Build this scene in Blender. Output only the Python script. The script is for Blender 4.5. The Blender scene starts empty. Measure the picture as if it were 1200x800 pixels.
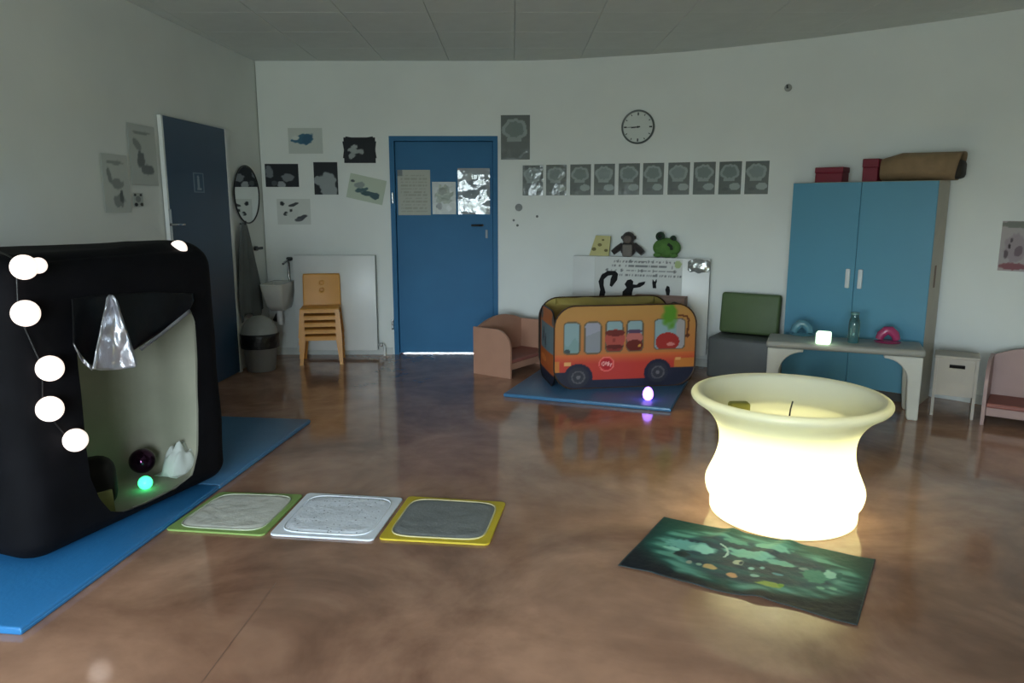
import bpy, bmesh, math, random
from mathutils import Vector, Matrix, noise
R = random.Random(7)
PI = math.pi
scene = bpy.context.scene
COL = scene.collection

# ------------------------------------------------------------------ camera
F_PX, PITCH, EYE = 880.0, math.radians(10.3), 1.45
cam_data = bpy.data.cameras.new('camera')
cam_data.sensor_width = 36.0
cam_data.lens = 36.0 * F_PX / 1200.0
cam_data.clip_start = 0.05
cam = bpy.data.objects.new('camera', cam_data)
COL.objects.link(cam)
cam.location = (0, 0, EYE)
cam.rotation_euler = (PI / 2 - PITCH, 0, 0)
scene.camera = cam

# ------------------------------------------------------------------ sky + exposure
world = bpy.data.worlds.new('overcast_sky')
scene.world = world
world.use_nodes = True
wn = world.node_tree
wn.nodes.clear()
w_out = wn.nodes.new('ShaderNodeOutputWorld')
w_bg = wn.nodes.new('ShaderNodeBackground')
w_tc = wn.nodes.new('ShaderNodeTexCoord')
w_sep = wn.nodes.new('ShaderNodeSeparateXYZ')
w_ramp = wn.nodes.new('ShaderNodeValToRGB')
w_ramp.color_ramp.elements[0].position = 0.47
w_ramp.color_ramp.elements[0].color = (0.30, 0.33, 0.33, 1)      # ground outside
w_ramp.color_ramp.elements[1].position = 0.53
w_ramp.color_ramp.elements[1].color = (0.88, 0.95, 1.08, 1)        # overcast sky
w_map = wn.nodes.new('ShaderNodeMapRange')
w_map.inputs['From Min'].default_value = -1
wn.links.new(w_tc.outputs['Generated'], w_sep.inputs[0])
wn.links.new(w_sep.outputs['Z'], w_map.inputs['Value'])
wn.links.new(w_map.outputs[0], w_ramp.inputs[0])
wn.links.new(w_ramp.outputs[0], w_bg.inputs[0])
w_bg.inputs[1].default_value = 39.0
wn.links.new(w_bg.outputs[0], w_out.inputs[0])

scene.view_settings.view_transform = 'Standard'
scene.view_settings.look = 'None'
scene.view_settings.gamma = 1.0
scene.view_settings.use_curve_mapping = False
scene.view_settings.exposure = 0.0

REAR_Y = -1.5
WINDOWS = [(-1.95, 1.3), (-0.45, 1.3)]     # centre x, width of the rear windows
WIN_Z0, WIN_Z1 = 0.30, 2.10
for wx, ww in WINDOWS:                                    # sky portals in the window openings
    ld = bpy.data.lights.new('window_portal', 'AREA')
    ld.shape = 'RECTANGLE'
    ld.size, ld.size_y = ww, WIN_Z1 - WIN_Z0
    ld.cycles.is_portal = True
    lo = bpy.data.objects.new('window_portal', ld)
    COL.objects.link(lo)
    lo.location = (wx, REAR_Y - 0.16, (WIN_Z0 + WIN_Z1) / 2)
    # the portal faces into the room (+y)
    lo.rotation_euler = Vector((0, 1, 0)).to_track_quat('-Z', 'Y').to_euler()

# ------------------------------------------------------------------ pixel helpers (1200 x 800 frame)
def ray(u, v):
    a = (u - 600) / F_PX; b = (400 - v) / F_PX
    return Vector((a, math.cos(PITCH) + b * math.sin(PITCH), -math.sin(PITCH) + b * math.cos(PITCH)))
def onz(u, v, z=0.0):
    d = ray(u, v); t = (z - EYE) / d.z
    return Vector((d.x * t, d.y * t, z))
def ony(u, v, y):
    d = ray(u, v); t = y / d.y
    return Vector((d.x * t, y, EYE + d.z * t))
def onplane(u, v, p0, n):
    d = ray(u, v); o = Vector((0, 0, EYE))
    t = (Vector(p0) - o).dot(n) / d.dot(n)
    return o + d * t
BACK_Y = 7.27
CEIL = 2.755
WALL = [(-2.37, 7.27), (0.05, 7.27), (0.45, 7.20), (0.8, 7.09), (1.2, 6.96), (1.5, 6.84), (1.8, 6.68), (2.1, 6.49), (2.4, 6.30),
        (2.65, 6.10), (2.9, 5.90), (3.1, 5.735), (3.3, 5.555), (3.48, 5.37), (3.7, 5.11), (3.92, 4.75), (4.1, 4.25)]
def wallhit(u, v, off=0.0):
    """point on the curved back wall seen at a pixel, with the wall's heading there"""
    d = ray(u, v)
    for (x0, y0), (x1, y1) in zip(WALL[:-1], WALL[1:]):
        ex, ey = x1 - x0, y1 - y0
        den = d.x * ey - d.y * ex
        if abs(den) < 1e-9: continue
        t = (x0 * ey - y0 * ex) / den
        s = (d.x * t - x0) / ex
        if -1e-6 <= s <= 1 + 1e-6 and t > 0:
            L = math.hypot(ex, ey)
            n = Vector((ey / L, -ex / L, 0))
            p = Vector((d.x * t, d.y * t, EYE + d.z * t)) + n * off
            return p, math.atan2(ey, ex)
def XL(y): return -2.37 - 0.06 * (BACK_Y - y)
LEFT_N = Vector((1, -0.06, 0)).normalized()
LEFT_A = math.atan2(1, 0.06)
def lwall(u, v, off=0.0):
    return onplane(u, v, (XL(0), 0, 0), LEFT_N) + LEFT_N * off

# ------------------------------------------------------------------ materials
def lin(c):
    def g(x):
        x = x / 255.0
        return x / 12.92 if x <= 0.04045 else ((x + 0.055) / 1.055) ** 2.4
    return tuple(g(x) for x in c[:3])
MATS = {}
def mat(name, rgb, rough=0.5, metal=0.0, spec=0.5, var=0.08, scale=6.0, bump=0.0, bscale=40.0, emit=None, estr=0.0, coat=0.0, sheen=0.0, trans=0.0, alpha=1.0):
    if name in MATS: return MATS[name]
    m = bpy.data.materials.new(name); m.use_nodes = True
    nt = m.node_tree; b = nt.nodes['Principled BSDF']
    c = lin(rgb)
    tc = nt.nodes.new('ShaderNodeTexCoord')
    nz = nt.nodes.new('ShaderNodeTexNoise'); nz.inputs['Scale'].default_value = scale; nz.inputs['Detail'].default_value = 4
    nt.links.new(tc.outputs['Object'], nz.inputs['Vector'])
    rp = nt.nodes.new('ShaderNodeValToRGB')
    rp.color_ramp.elements[0].position = 0.3; rp.color_ramp.elements[1].position = 0.7
    rp.color_ramp.elements[0].color = tuple(max(0, x * (1 - var)) for x in c) + (1,)
    rp.color_ramp.elements[1].color = tuple(min(1, x * (1 + var)) for x in c) + (1,)
    nt.links.new(nz.outputs['Fac'], rp.inputs[0])
    nt.links.new(rp.outputs[0], b.inputs['Base Color'])
    b.inputs['Roughness'].default_value = rough
    b.inputs['Metallic'].default_value = metal
    b.inputs['Specular IOR Level'].default_value = spec
    b.inputs['Coat Weight'].default_value = coat
    b.inputs['Sheen Weight'].default_value = sheen
    b.inputs['Transmission Weight'].default_value = trans
    b.inputs['Alpha'].default_value = alpha
    if bump:
        n2 = nt.nodes.new('ShaderNodeTexNoise'); n2.inputs['Scale'].default_value = bscale; n2.inputs['Detail'].default_value = 3
        nt.links.new(tc.outputs['Object'], n2.inputs['Vector'])
        bp = nt.nodes.new('ShaderNodeBump'); bp.inputs['Strength'].default_value = bump; bp.inputs['Distance'].default_value = 0.01
        nt.links.new(n2.outputs['Fac'], bp.inputs['Height'])
        nt.links.new(bp.outputs[0], b.inputs['Normal'])
    if emit:
        b.inputs['Emission Color'].default_value = lin(emit) + (1,)
        b.inputs['Emission Strength'].default_value = estr
    MATS[name] = m
    return m
def print_mat(name, rough=0.5, wavy=0.0, spec=0.5, wscale=9.0):
    """material for printed sheets: the print is a colour attribute"""
    if name in MATS: return MATS[name]
    m = bpy.data.materials.new(name); m.use_nodes = True
    nt = m.node_tree; b = nt.nodes['Principled BSDF']
    at = nt.nodes.new('ShaderNodeVertexColor'); at.layer_name = 'print'
    nt.links.new(at.outputs[0], b.inputs['Base Color'])
    b.inputs['Roughness'].default_value = rough
    b.inputs['Specular IOR Level'].default_value = spec
    if wavy:
        tc = nt.nodes.new('ShaderNodeTexCoord')
        n2 = nt.nodes.new('ShaderNodeTexNoise'); n2.inputs['Scale'].default_value = wscale; n2.inputs['Detail'].default_value = 2
        nt.links.new(tc.outputs['Object'], n2.inputs['Vector'])
        bp = nt.nodes.new('ShaderNodeBump'); bp.inputs['Strength'].default_value = wavy; bp.inputs['Distance'].default_value = 0.02
        nt.links.new(n2.outputs['Fac'], bp.inputs['Height'])
        nt.links.new(bp.outputs[0], b.inputs['Normal'])
    MATS[name] = m
    return m

# ------------------------------------------------------------------ mesh helpers
def tag(o, label=None, cat=None, group=None, kind=None):
    if label: o['label'] = label
    if cat: o['category'] = cat
    if group: o['group'] = group
    if kind: o['kind'] = kind
    return o
def empty(name, loc=(0, 0, 0), rz=0.0):
    o = bpy.data.objects.new(name, None); COL.objects.link(o)
    o.empty_display_size = 0.05
    o.location = loc; o.rotation_euler = (0, 0, rz)
    return o
class MB:
    def __init__(self): self.v = []; self.f = []
    def add(self, vs, fs, M=None):
        k = len(self.v)
        self.v += [tuple(M @ Vector(p)) if M else tuple(p) for p in vs]
        self.f += [tuple(i + k for i in q) for q in fs]
        return self
    def box(self, x0, x1, y0, y1, z0, z1, M=None):
        vs = [(x, y, z) for z in (z0, z1) for y in (y0, y1) for x in (x0, x1)]
        return self.add(vs, [(0, 2, 3, 1), (4, 5, 7, 6), (0, 1, 5, 4), (2, 6, 7, 3), (0, 4, 6, 2), (1, 3, 7, 5)], M)
    def rbox(self, x0, x1, y0, y1, z0, z1, r=0.01, seg=2, M=None):
        bm = bmesh.new()
        bmesh.ops.create_cube(bm, size=1)
        for v in bm.verts:
            v.co = Vector((x0 + (v.co.x + .5) * (x1 - x0), y0 + (v.co.y + .5) * (y1 - y0), z0 + (v.co.z + .5) * (z1 - z0)))
        r = min(r, 0.49 * min(x1 - x0, y1 - y0, z1 - z0))
        bmesh.ops.bevel(bm, geom=list(bm.edges), offset=r, segments=seg, profile=0.5, affect='EDGES')
        bm.verts.index_update()
        vs = [v.co.copy() for v in bm.verts]; fs = [tuple(v.index for v in f.verts) for f in bm.faces]
        bm.free()
        return self.add(vs, fs, M)
    def prism(self, poly, d0, d1, axis='y', M=None):
        """polygon (a,b) extruded; axis y: (x,z) poly; axis z: (x,y) poly; axis x: (y,z) poly"""
        def P(a, b, d): return {'y': (a, d, b), 'z': (a, b, d), 'x': (d, a, b)}[axis]
        n = len(poly)
        vs = [P(a, b, d0) for a, b in poly] + [P(a, b, d1) for a, b in poly]
        fs = [tuple(range(n)), tuple(reversed(range(n, 2 * n)))] + [(i, i + n, (i + 1) % n + n, (i + 1) % n) for i in range(n)]
        return self.add(vs, fs, M)
    def lathe(self, prof, n=32, M=None, cap0=True, cap1=True):
        vs = []; fs = []
        m = len(prof)
        for i in range(n):
            a = 2 * PI * i / n
            vs += [(r * math.cos(a), r * math.sin(a), z) for r, z in prof]
        for i in range(n):
            j = (i + 1) % n
            for k in range(m - 1):
                fs.append((i * m + k, j * m + k, j * m + k + 1, i * m + k + 1))
        if cap0: fs.append(tuple(i * m for i in reversed(range(n))))
        if cap1: fs.append(tuple(i * m + m - 1 for i in range(n)))
        return self.add(vs, fs, M)
    def tube(self, pts, r, n=8, M=None, closed=False):
        pts = [Vector(p) for p in pts]; m = len(pts)
        vs = []; fs = []
        up0 = None
        for i, p in enumerate(pts):
            if closed: t = pts[(i + 1) % m] - pts[i - 1]
            else: t = pts[min(i + 1, m - 1)] - pts[max(i - 1, 0)]
            if t.length < 1e-9: t = Vector((0, 0, 1))
            t.normalize()
            if up0 is None:
                up0 = Vector((0, 0, 1)) if abs(t.z) < 0.9 else Vector((1, 0, 0))
            s = t.cross(up0)
            if s.length < 1e-6: s = t.orthogonal()
            s.normalize(); w = s.cross(t).normalized(); up0 = w
            rr = r[i] if isinstance(r, (list, tuple)) else r
            for k in range(n):
                a = 2 * PI * k / n
                vs.append(p + (s * math.cos(a) + w * math.sin(a)) * rr)
        for i in range(m if closed else m - 1):
            j = (i + 1) % m
            for k in range(n):
                l = (k + 1) % n
                fs.append((i * n + k, i * n + l, j * n + l, j * n + k))
        if not closed:
            fs.append(tuple(range(n))); fs.append(tuple(reversed(range((m - 1) * n, m * n))))
        return self.add(vs, fs, M)
    def sphere(self, c, rx, ry=None, rz=None, n=20, m=12, M=None):
        ry = ry or rx; rz = rz or rx
        vs = [(c[0], c[1], c[2] - rz)]; fs = []
        for j in range(1, m):
            b = -PI / 2 + PI * j / m
            for i in range(n):
                a = 2 * PI * i / n
                vs.append((c[0] + rx * math.cos(b) * math.cos(a), c[1] + ry * math.cos(b) * math.sin(a), c[2] + rz * math.sin(b)))
        vs.append((c[0], c[1], c[2] + rz)); last = len(vs) - 1
        for i in range(n):
            fs.append((0, 1 + (i + 1) % n, 1 + i))
            fs.append((last, 1 + (m - 2) * n + i, 1 + (m - 2) * n + (i + 1) % n))
        for j in range(m - 2):
            for i in range(n):
                a = 1 + j * n + i; b2 = 1 + j * n + (i + 1) % n
                fs.append((a, b2, b2 + n, a + n))
        return self.add(vs, fs, M)
    def build(self, name, m, parent=None, smooth=None, loc=None, rz=None):
        me = bpy.data.meshes.new(name)
        me.from_pydata([tuple(p) for p in self.v], [], self.f)
        bm = bmesh.new(); bm.from_mesh(me)
        bmesh.ops.recalc_face_normals(bm, faces=list(bm.faces))
        bm.to_mesh(me); bm.free()
        me.materials.append(m)
        if smooth is not None:
            for p in me.polygons: p.use_smooth = True
            me.set_sharp_from_angle(angle=math.radians(smooth))
        o = bpy.data.objects.new(name, me); COL.objects.link(o)
        if parent is not None: o.parent = parent
        if loc is not None: o.location = loc
        if rz is not None: o.rotation_euler = (0, 0, rz)
        return o
def copy_tree(o, parent=None):
    c = o.copy(); COL.objects.link(c); c.parent = parent
    for ch in list(o.children): copy_tree(ch, c)
    return c
def sheet(name, w, h, m, fn, nx=36, ny=48, parent=None, thick=0.0015, disp=None):
    """printed sheet in the local xz plane (origin at its centre, faces -y); fn(s,t)->sRGB, s left to right, t bottom to top; None cuts a hole"""
    vs = []; cs = []
    for j in range(ny + 1):
        for i in range(nx + 1):
            s, t = i / nx, j / ny
            y = disp(s, t) if disp else 0.0
            vs.append(((s - .5) * w, y, (t - .5) * h)); cs.append(lin(fn(s, t)))
    N = len(vs); fs = []
    for j in range(ny):
        for i in range(nx):
            a = j * (nx + 1) + i
            fs.append((a, a + 1, a + nx + 2, a + nx + 1))
    vs += [(x, y + thick, z) for x, y, z in vs]; cs += cs
    rim = [i for i in range(nx)] + [(nx) + (nx + 1) * j for j in range(ny)] + [ny * (nx + 1) + nx - i for i in range(nx)] + [(ny - j) * (nx + 1) for j in range(ny)]
    for k in range(len(rim)):
        a, b = rim[k], rim[(k + 1) % len(rim)]
        fs.append((b, a, a + N, b + N))
    fs.append(tuple(r + N for r in rim)) if not disp else fs.extend([(q[3] + N, q[2] + N, q[1] + N, q[0] + N) for q in fs[:nx * ny]])
    me = bpy.data.meshes.new(name); me.from_pydata(vs, [], fs)
    at = me.color_attributes.new('print', 'FLOAT_COLOR', 'POINT')
    at.data.foreach_set('color', [x for c in cs for x in (c[0], c[1], c[2], 1.0)])
    me.materials.append(m)
    o = bpy.data.objects.new(name, me); COL.objects.link(o)
    if parent is not None: o.parent = parent
    return o
def ell(x, y, cx, cy, rx, ry, ang=0.0):
    dx, dy = x - cx, y - cy
    if ang: dx, dy = dx * math.cos(ang) + dy * math.sin(ang), -dx * math.sin(ang) + dy * math.cos(ang)
    return math.hypot(dx / rx, dy / ry)
def mixc(a, b, t):
    t = max(0, min(1, t)); return tuple(p + (q - p) * t for p, q in zip(a, b))
def nz(x, y, z=0.0): return noise.noise(Vector((x, y, z)))

# ------------------------------------------------------------------ shared materials
M_WALL = mat('white_wall_paint', (226, 230, 226), 0.55, var=0.03, scale=2.0, bump=0.08, bscale=120)
M_WHITE = mat('white_enamel', (228, 230, 228), 0.35, var=0.02)
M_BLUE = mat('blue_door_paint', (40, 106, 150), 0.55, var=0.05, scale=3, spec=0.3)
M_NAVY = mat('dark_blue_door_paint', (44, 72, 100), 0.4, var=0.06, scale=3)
M_CAB = mat('light_blue_laminate', (84, 146, 172), 0.45, var=0.03, scale=2)
M_BEIGE = mat('beige_melamine', (176, 168, 150), 0.5, var=0.05)
M_ORANGE = mat('orange_plastic', (224, 158, 68), 0.4, var=0.05)
M_PINK = mat('peach_laminate', (180, 136, 114), 0.5, var=0.05)
M_PINKSEAT = mat('dusky_pink_seat', (150, 92, 82), 0.6, var=0.06)
M_PALEPINK = mat('pale_pink_laminate', (168, 138, 132), 0.5, var=0.05)
M_MAT = mat('blue_vinyl_mat', (46, 120, 180), 0.4, var=0.05, scale=3, bump=0.15, bscale=60)
M_MATDARK = mat('slate_blue_vinyl_mat', (66, 112, 150), 0.34, var=0.06, scale=3, bump=0.1, bscale=60)
M_BLACK = mat('black_plastic', (16, 16, 18), 0.4)
M_DARK = mat('dark_grey_metal', (52, 54, 56), 0.4, metal=0.6)
M_CHROME = mat('brushed_chrome', (190, 192, 195), 0.2, metal=1.0)
M_TABLE = mat('light_grey_plastic', (206, 206, 198), 0.5, var=0.05, scale=4)
M_CREAMCLOTH = mat('cream_lining', (166, 164, 146), 0.8, var=0.05, bump=0.2, bscale=18)
M_TENT = mat('black_tent_fabric', (11, 11, 15), 0.75, var=0.25, scale=8, bump=0.3, bscale=14, spec=0.12)
M_VINYL = mat('black_shiny_vinyl', (9, 10, 14), 0.3, var=0.2, bump=0.25, bscale=18, spec=0.25)
M_SILVER = mat('silver_foil_fabric', (190, 192, 200), 0.32, metal=0.75, var=0.12, bump=0.5, bscale=26)
M_PRINT = print_mat('matt_print', 0.55, spec=0.3)
M_LAM = print_mat('laminated_print', 0.12, wavy=0.25, spec=0.5)
M_CLOTHP = print_mat('printed_cloth', 0.62, wavy=0.2, spec=0.25, wscale=30)
M_NYLON = print_mat('printed_nylon', 0.5, wavy=0.2, spec=0.35, wscale=7)

# ------------------------------------------------------------------ floor
def floor_material():
    m = bpy.data.materials.new('polished_brown_resin'); m.use_nodes = True
    nt = m.node_tree; b = nt.nodes['Principled BSDF']; L = nt.links.new
    tc = nt.nodes.new('ShaderNodeTexCoord')
    n1 = nt.nodes.new('ShaderNodeTexNoise'); n1.inputs['Scale'].default_value = 1.3; n1.inputs['Detail'].default_value = 6; n1.inputs['Roughness'].default_value = 0.6; n1.inputs['Distortion'].default_value = 0.6
    n2 = nt.nodes.new('ShaderNodeTexNoise'); n2.inputs['Scale'].default_value = 7; n2.inputs['Detail'].default_value = 5
    r1 = nt.nodes.new('ShaderNodeValToRGB')
    e = r1.color_ramp.elements
    e[0].position = 0.32; e[0].color = lin((128, 92, 74)) + (1,)
    e[1].position = 0.68; e[1].color = lin((196, 152, 126)) + (1,)
    r2 = nt.nodes.new('ShaderNodeValToRGB')
    r2.color_ramp.elements[0].position = 0.35; r2.color_ramp.elements[0].color = (0.86, 0.84, 0.83, 1)
    r2.color_ramp.elements[1].position = 0.7; r2.color_ramp.elements[1].color = (1.06, 1.05, 1.04, 1)
    mx = nt.nodes.new('ShaderNodeMix'); mx.data_type = 'RGBA'; mx.blend_type = 'MULTIPLY'; mx.inputs[0].default_value = 1.0
    mp = nt.nodes.new('ShaderNodeMapping'); mp.inputs['Location'].default_value = (7.3, 0.9, 5.0)
    L(tc.outputs['Object'], mp.inputs['Vector'])
    for n in (n1, n2): L(mp.outputs[0], n.inputs['Vector'])
    L(n1.outputs['Fac'], r1.inputs[0]); L(n2.outputs['Fac'], r2.inputs[0])
    L(r1.outputs[0], mx.inputs[6]); L(r2.outputs[0], mx.inputs[7])
    L(mx.outputs[2], b.inputs['Base Color'])
    b.inputs['Roughness'].default_value = 0.11
    b.inputs['Specular IOR Level'].default_value = 0.75
    bp = nt.nodes.new('ShaderNodeBump'); bp.inputs['Strength'].default_value = 0.05; bp.inputs['Distance'].default_value = 0.01
    n3 = nt.nodes.new('ShaderNodeTexNoise'); n3.inputs['Scale'].default_value = 5; n3.inputs['Detail'].default_value = 2
    L(tc.outputs['Object'], n3.inputs['Vector']); L(n3.outputs['Fac'], bp.inputs['Height']); L(bp.outputs[0], b.inputs['Normal'])
    return m
floor = MB().box(-3.2, 4.3, REAR_Y - 0.3, 8.6, -0.1, 0.0).build('floor', floor_material())
tag(floor, 'polished brown resin floor with soft reflections', kind='structure')
# a shallow saw-cut joint with a pale scuff along it
ja, jb = onz(236, 800), onz(318, 690)
jd = (jb - ja).normalized(); jn = Vector((-jd.y, jd.x, 0))
j0 = ja - jd * 1.2; j1 = jb + jd * 0.05
jm = MB().add([j0 - jn * .0025 + Vector((0, 0, .0006)), j1 - jn * .0012 + Vector((0, 0, .0006)), j1 + jn * .0012 + Vector((0, 0, .0006)), j0 + jn * .0025 + Vector((0, 0, .0006))], [(0, 1, 2, 3)])
jo = jm.build('floor_joint', mat('joint_filler', (118, 88, 72), 0.5), floor)

# ------------------------------------------------------------------ walls
def strip_wall(name, pts, z0, z1, thick, m, kind='structure'):
    """thick wall following a plan polyline; the room lies to the right of its heading"""
    P = [Vector((x, y, 0)) for x, y in pts]; nn = len(P)
    outer = []
    for i in range(nn):
        d = (P[min(i + 1, nn - 1)] - P[max(i - 1, 0)]).normalized()
        outer.append(P[i] + Vector((-d.y, d.x, 0)) * thick)
    vs = []
    for p, q in zip(P, outer):
        vs += [(p.x, p.y, z0), (p.x, p.y, z1), (q.x, q.y, z1), (q.x, q.y, z0)]
    fs = []
    for i in range(nn - 1):
        a, b = 4 * i, 4 * i + 4
        for k in range(4):
            l = (k + 1) % 4
            fs.append((a + k, b + k, b + l, a + l))
    fs += [(0, 1, 2, 3), tuple(4 * (nn - 1) + k for k in (3, 2, 1, 0))]
    o = MB().add(vs, fs).build(name, m, smooth=25)
    return o
DX0, DX1, DZ = -1.155, -0.135, 2.085
wb = tag(strip_wall('wall_back', [(DX1, BACK_Y)] + WALL[1:], 0, CEIL, 0.14, M_WALL), 'white back wall that curves towards the right', kind='structure')
w2 = strip_wall('wall_panel', [(-2.37, BACK_Y), (DX0, BACK_Y)], 0, CEIL, 0.14, M_WALL); w2.parent = wb
w3 = strip_wall('wall_panel', [(DX0, BACK_Y), (DX1, BACK_Y)], DZ, CEIL, 0.14, M_WALL); w3.parent = wb
tag(strip_wall('wall_left', [(XL(REAR_Y), REAR_Y), (XL(BACK_Y), BACK_Y + 0.14)], 0, CEIL, 0.14, M_WALL), 'white left wall beside the dark blue door', kind='structure')
tag(strip_wall('wall_right', [(4.1, 4.25), (4.1, REAR_Y)], 0, CEIL, 0.14, M_WALL), 'white right wall beyond the frame', kind='structure')
rear = MB()
edges = [XL(REAR_Y) - 0.14]
for wx, ww in WINDOWS: edges += [wx - ww / 2, wx + ww / 2]
edges.append(4.24)
for i in range(0, len(edges), 2): rear.box(edges[i], edges[i + 1], REAR_Y - 0.2, REAR_Y, 0, CEIL)
for wx, ww in WINDOWS:
    rear.box(wx - ww / 2, wx + ww / 2, REAR_Y - 0.2, REAR_Y, 0, WIN_Z0)
    rear.box(wx - ww / 2, wx + ww / 2, REAR_Y - 0.2, REAR_Y, WIN_Z1, CEIL)
tag(rear.build('wall_rear', M_WALL), 'white window wall behind the viewer', kind='structure')
def glass_mat():
    m = bpy.data.materials.new('window_glass'); m.use_nodes = True
    nt = m.node_tree; nt.nodes.clear()
    o = nt.nodes.new('ShaderNodeOutputMaterial'); t = nt.nodes.new('ShaderNodeBsdfTransparent'); g = nt.nodes.new('ShaderNodeBsdfGlossy')
    g.inputs['Roughness'].default_value = 0.02
    t.inputs[0].default_value = (0.86, 0.9, 0.88, 1)
    f = nt.nodes.new('ShaderNodeFresnel'); f.inputs[0].default_value = 1.4
    x = nt.nodes.new('ShaderNodeMixShader')
    nt.links.new(f.outputs[0], x.inputs[0]); nt.links.new(t.outputs[0], x.inputs[1]); nt.links.new(g.outputs[0], x.inputs[2]); nt.links.new(x.outputs[0], o.inputs[0])
    return m
M_GLASS = glass_mat()
for i, (wx, ww) in enumerate(WINDOWS):
    root = empty('window_%d' % (i + 1), (wx, REAR_Y - 0.1, WIN_Z0)); tag(root, 'white framed window in the rear wall', kind='structure')
    h = WIN_Z1 - WIN_Z0; hw = ww / 2
    fr = MB()
    for a in ((-hw, -hw + .05, 0, h), (hw - .05, hw, 0, h), (-hw + .05, hw - .05, 0, .05), (-hw + .05, hw - .05, h - .05, h), (-.03, .03, .05, h - .05)):
        fr.box(a[0], a[1], -.03, .03, a[2], a[3])
    fr.build('window_frame', M_WHITE, root)
    for s in (-1, 1):
        x0, x1 = sorted((s * .03, s * (hw - .05)))
        MB().box(x0, x1, -.004, .004, .05, h - .05).build('pane', M_GLASS, root)
    for k in range(4):                                     # lowered shutter slats, in the upper third
        MB().rbox(-hw + .05, hw - .05, .034, .046, h - .11 - .062 * k, h - .052 - .062 * k, .004, 1).build('shutter_slat', M_WHITE, root)

# ceiling of square tiles
ceil_m = mat('ceiling_tile', (212, 218, 214), 0.8, var=0.03, bump=0.15, bscale=180)
ceiling = MB().box(-3.2, 4.3, REAR_Y - 0.2, BACK_Y + 0.2, CEIL + 0.02, CEIL + 0.08).build('ceiling', mat('ceiling_grid', (206, 212, 208), 0.6))
tag(ceiling, 'pale suspended tile ceiling', kind='structure')
T = 0.6
tile_mesh = MB().rbox(.0015, T - .0015, .0015, T - .0015, 0.002, .024, .0025, 1)
first = None
for i in range(12):
    for j in range(16):
        x, y = -2.98 + i * T, BACK_Y + 0.03 - (j + 1) * T
        if x > 4.1: continue
        if first is None:
            first = tile_mesh.build('ceiling_tile', ceil_m, ceiling); o = first
        else:
            o = bpy.data.objects.new('ceiling_tile', first.data); COL.objects.link(o); o.parent = ceiling
        o.location = (x, y, CEIL - 0.0)
# baseboards
def offset_poly(pts, d):
    P = [Vector((x, y, 0)) for x, y in pts]; out = []
    for i in range(len(P)):
        t = (P[min(i + 1, len(P) - 1)] - P[max(i - 1, 0)]).normalized()
        out.append(tuple((P[i] + Vector((t.y, -t.x, 0)) * d).to_2d()))
    return out
M_BASE = mat('baseboard_paint', (205, 208, 204), 0.45, var=0.03)
tag(strip_wall('baseboard_back', offset_poly([(DX1 + .02, BACK_Y)] + WALL[1:], .012), 0, .07, .0115, M_BASE), 'white baseboard along the curved wall', kind='structure')
tag(strip_wall('baseboard_left', offset_poly([(-2.36, BACK_Y), (DX0 - .02, BACK_Y)], .012), 0, .07, .0115, M_BASE), 'white baseboard beside the blue door', kind='structure')

# ------------------------------------------------------------------ door_1 : blue door in the back wall
d1 = tag(empty('door_1', ((DX0 + DX1) / 2, BACK_Y, 0)), 'blue door with papers and light under it', kind='structure')
hw = (DX1 - DX0) / 2
MB().box(-hw, -hw + .045, -.012, .14, 0, DZ).build('jamb', M_BLUE, d1)
MB().box(hw - .045, hw, -.012, .14, 0, DZ).build('jamb', M_BLUE, d1)
MB().box(-hw + .045, hw - .045, -.012, .14, DZ - .045, DZ).build('door_head', M_BLUE, d1)
MB().box(-hw + .045, -hw + .075, .077, .14, 0, DZ - .045).build('door_stop', M_BLUE, d1)
MB().box(hw - .075, hw - .045, .077, .14, 0, DZ - .045).build('door_stop', M_BLUE, d1)
MB().box(-hw + .075, hw - .075, .077, .14, DZ - .075, DZ - .045).build('door_stop', M_BLUE, d1)
leaf = MB().rbox(-hw + .048, hw - .048, .035, .075, .008, DZ - .048, .003, 1).build('door_leaf', M_BLUE, d1)
hb = MB(); hp = ony(556, 264, BACK_Y) - d1.location
hb.tube([(hp.x + .075, .034, hp.z), (hp.x + .075, -.005, hp.z)], .012, 10)
hb.tube([(hp.x + .075, -.005, hp.z), (hp.x + .06, -.012, hp.z), (hp.x - .03, -.012, hp.z)], .0105, 10)
hb.build('door_handle', M_DARK, d1, smooth=40)
lk = ony(573, 273, BACK_Y) - d1.location
MB().rbox(lk.x - .035, lk.x - .012, .03, .035, lk.z - .05, lk.z + .03, .002, 1).build('lock_plate', mat('grey_lock', (120, 136, 146), .4), d1)
for v in (232, 380):
    hg = ony(459, v, BACK_Y) - d1.location
    MB().tube([(hg.x + .012, -.018, hg.z - .05), (hg.x + .012, -.018, hg.z + .05)], .011, 10).build('hinge', M_CHROME, d1, smooth=40)

# ------------------------------------------------------------------ door_2 : dark door in the left wall
pA, pB = lwall(185, 132), lwall(259, 146)
y0, y1 = pA.y, pB.y
d2 = tag(empty('door_2', (XL((y0 + y1) / 2), (y0 + y1) / 2, 0), LEFT_A), 'dark blue door with white frame in left wall', kind='structure')
dw = (y1 - y0) / 2; dh = 2.07
MB().box(-dw - .022, -dw, -.03, -.001, 0, dh + .0).build('frame', M_WHITE, d2)
MB().box(dw, dw + .045, -.03, -.001, 0, dh).build('frame', M_WHITE, d2)
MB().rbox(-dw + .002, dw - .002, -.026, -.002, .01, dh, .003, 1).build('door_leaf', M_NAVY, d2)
hpl = lwall(196, 268); hx = (hpl - d2.location).dot(Vector((math.cos(LEFT_A), math.sin(LEFT_A), 0)))
plate = MB().rbox(hx - .02, hx + .02, -.031, -.0265, hpl.z - .1, hpl.z + .14, .002, 1).build('handle_plate', M_CHROME, d2)
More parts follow.
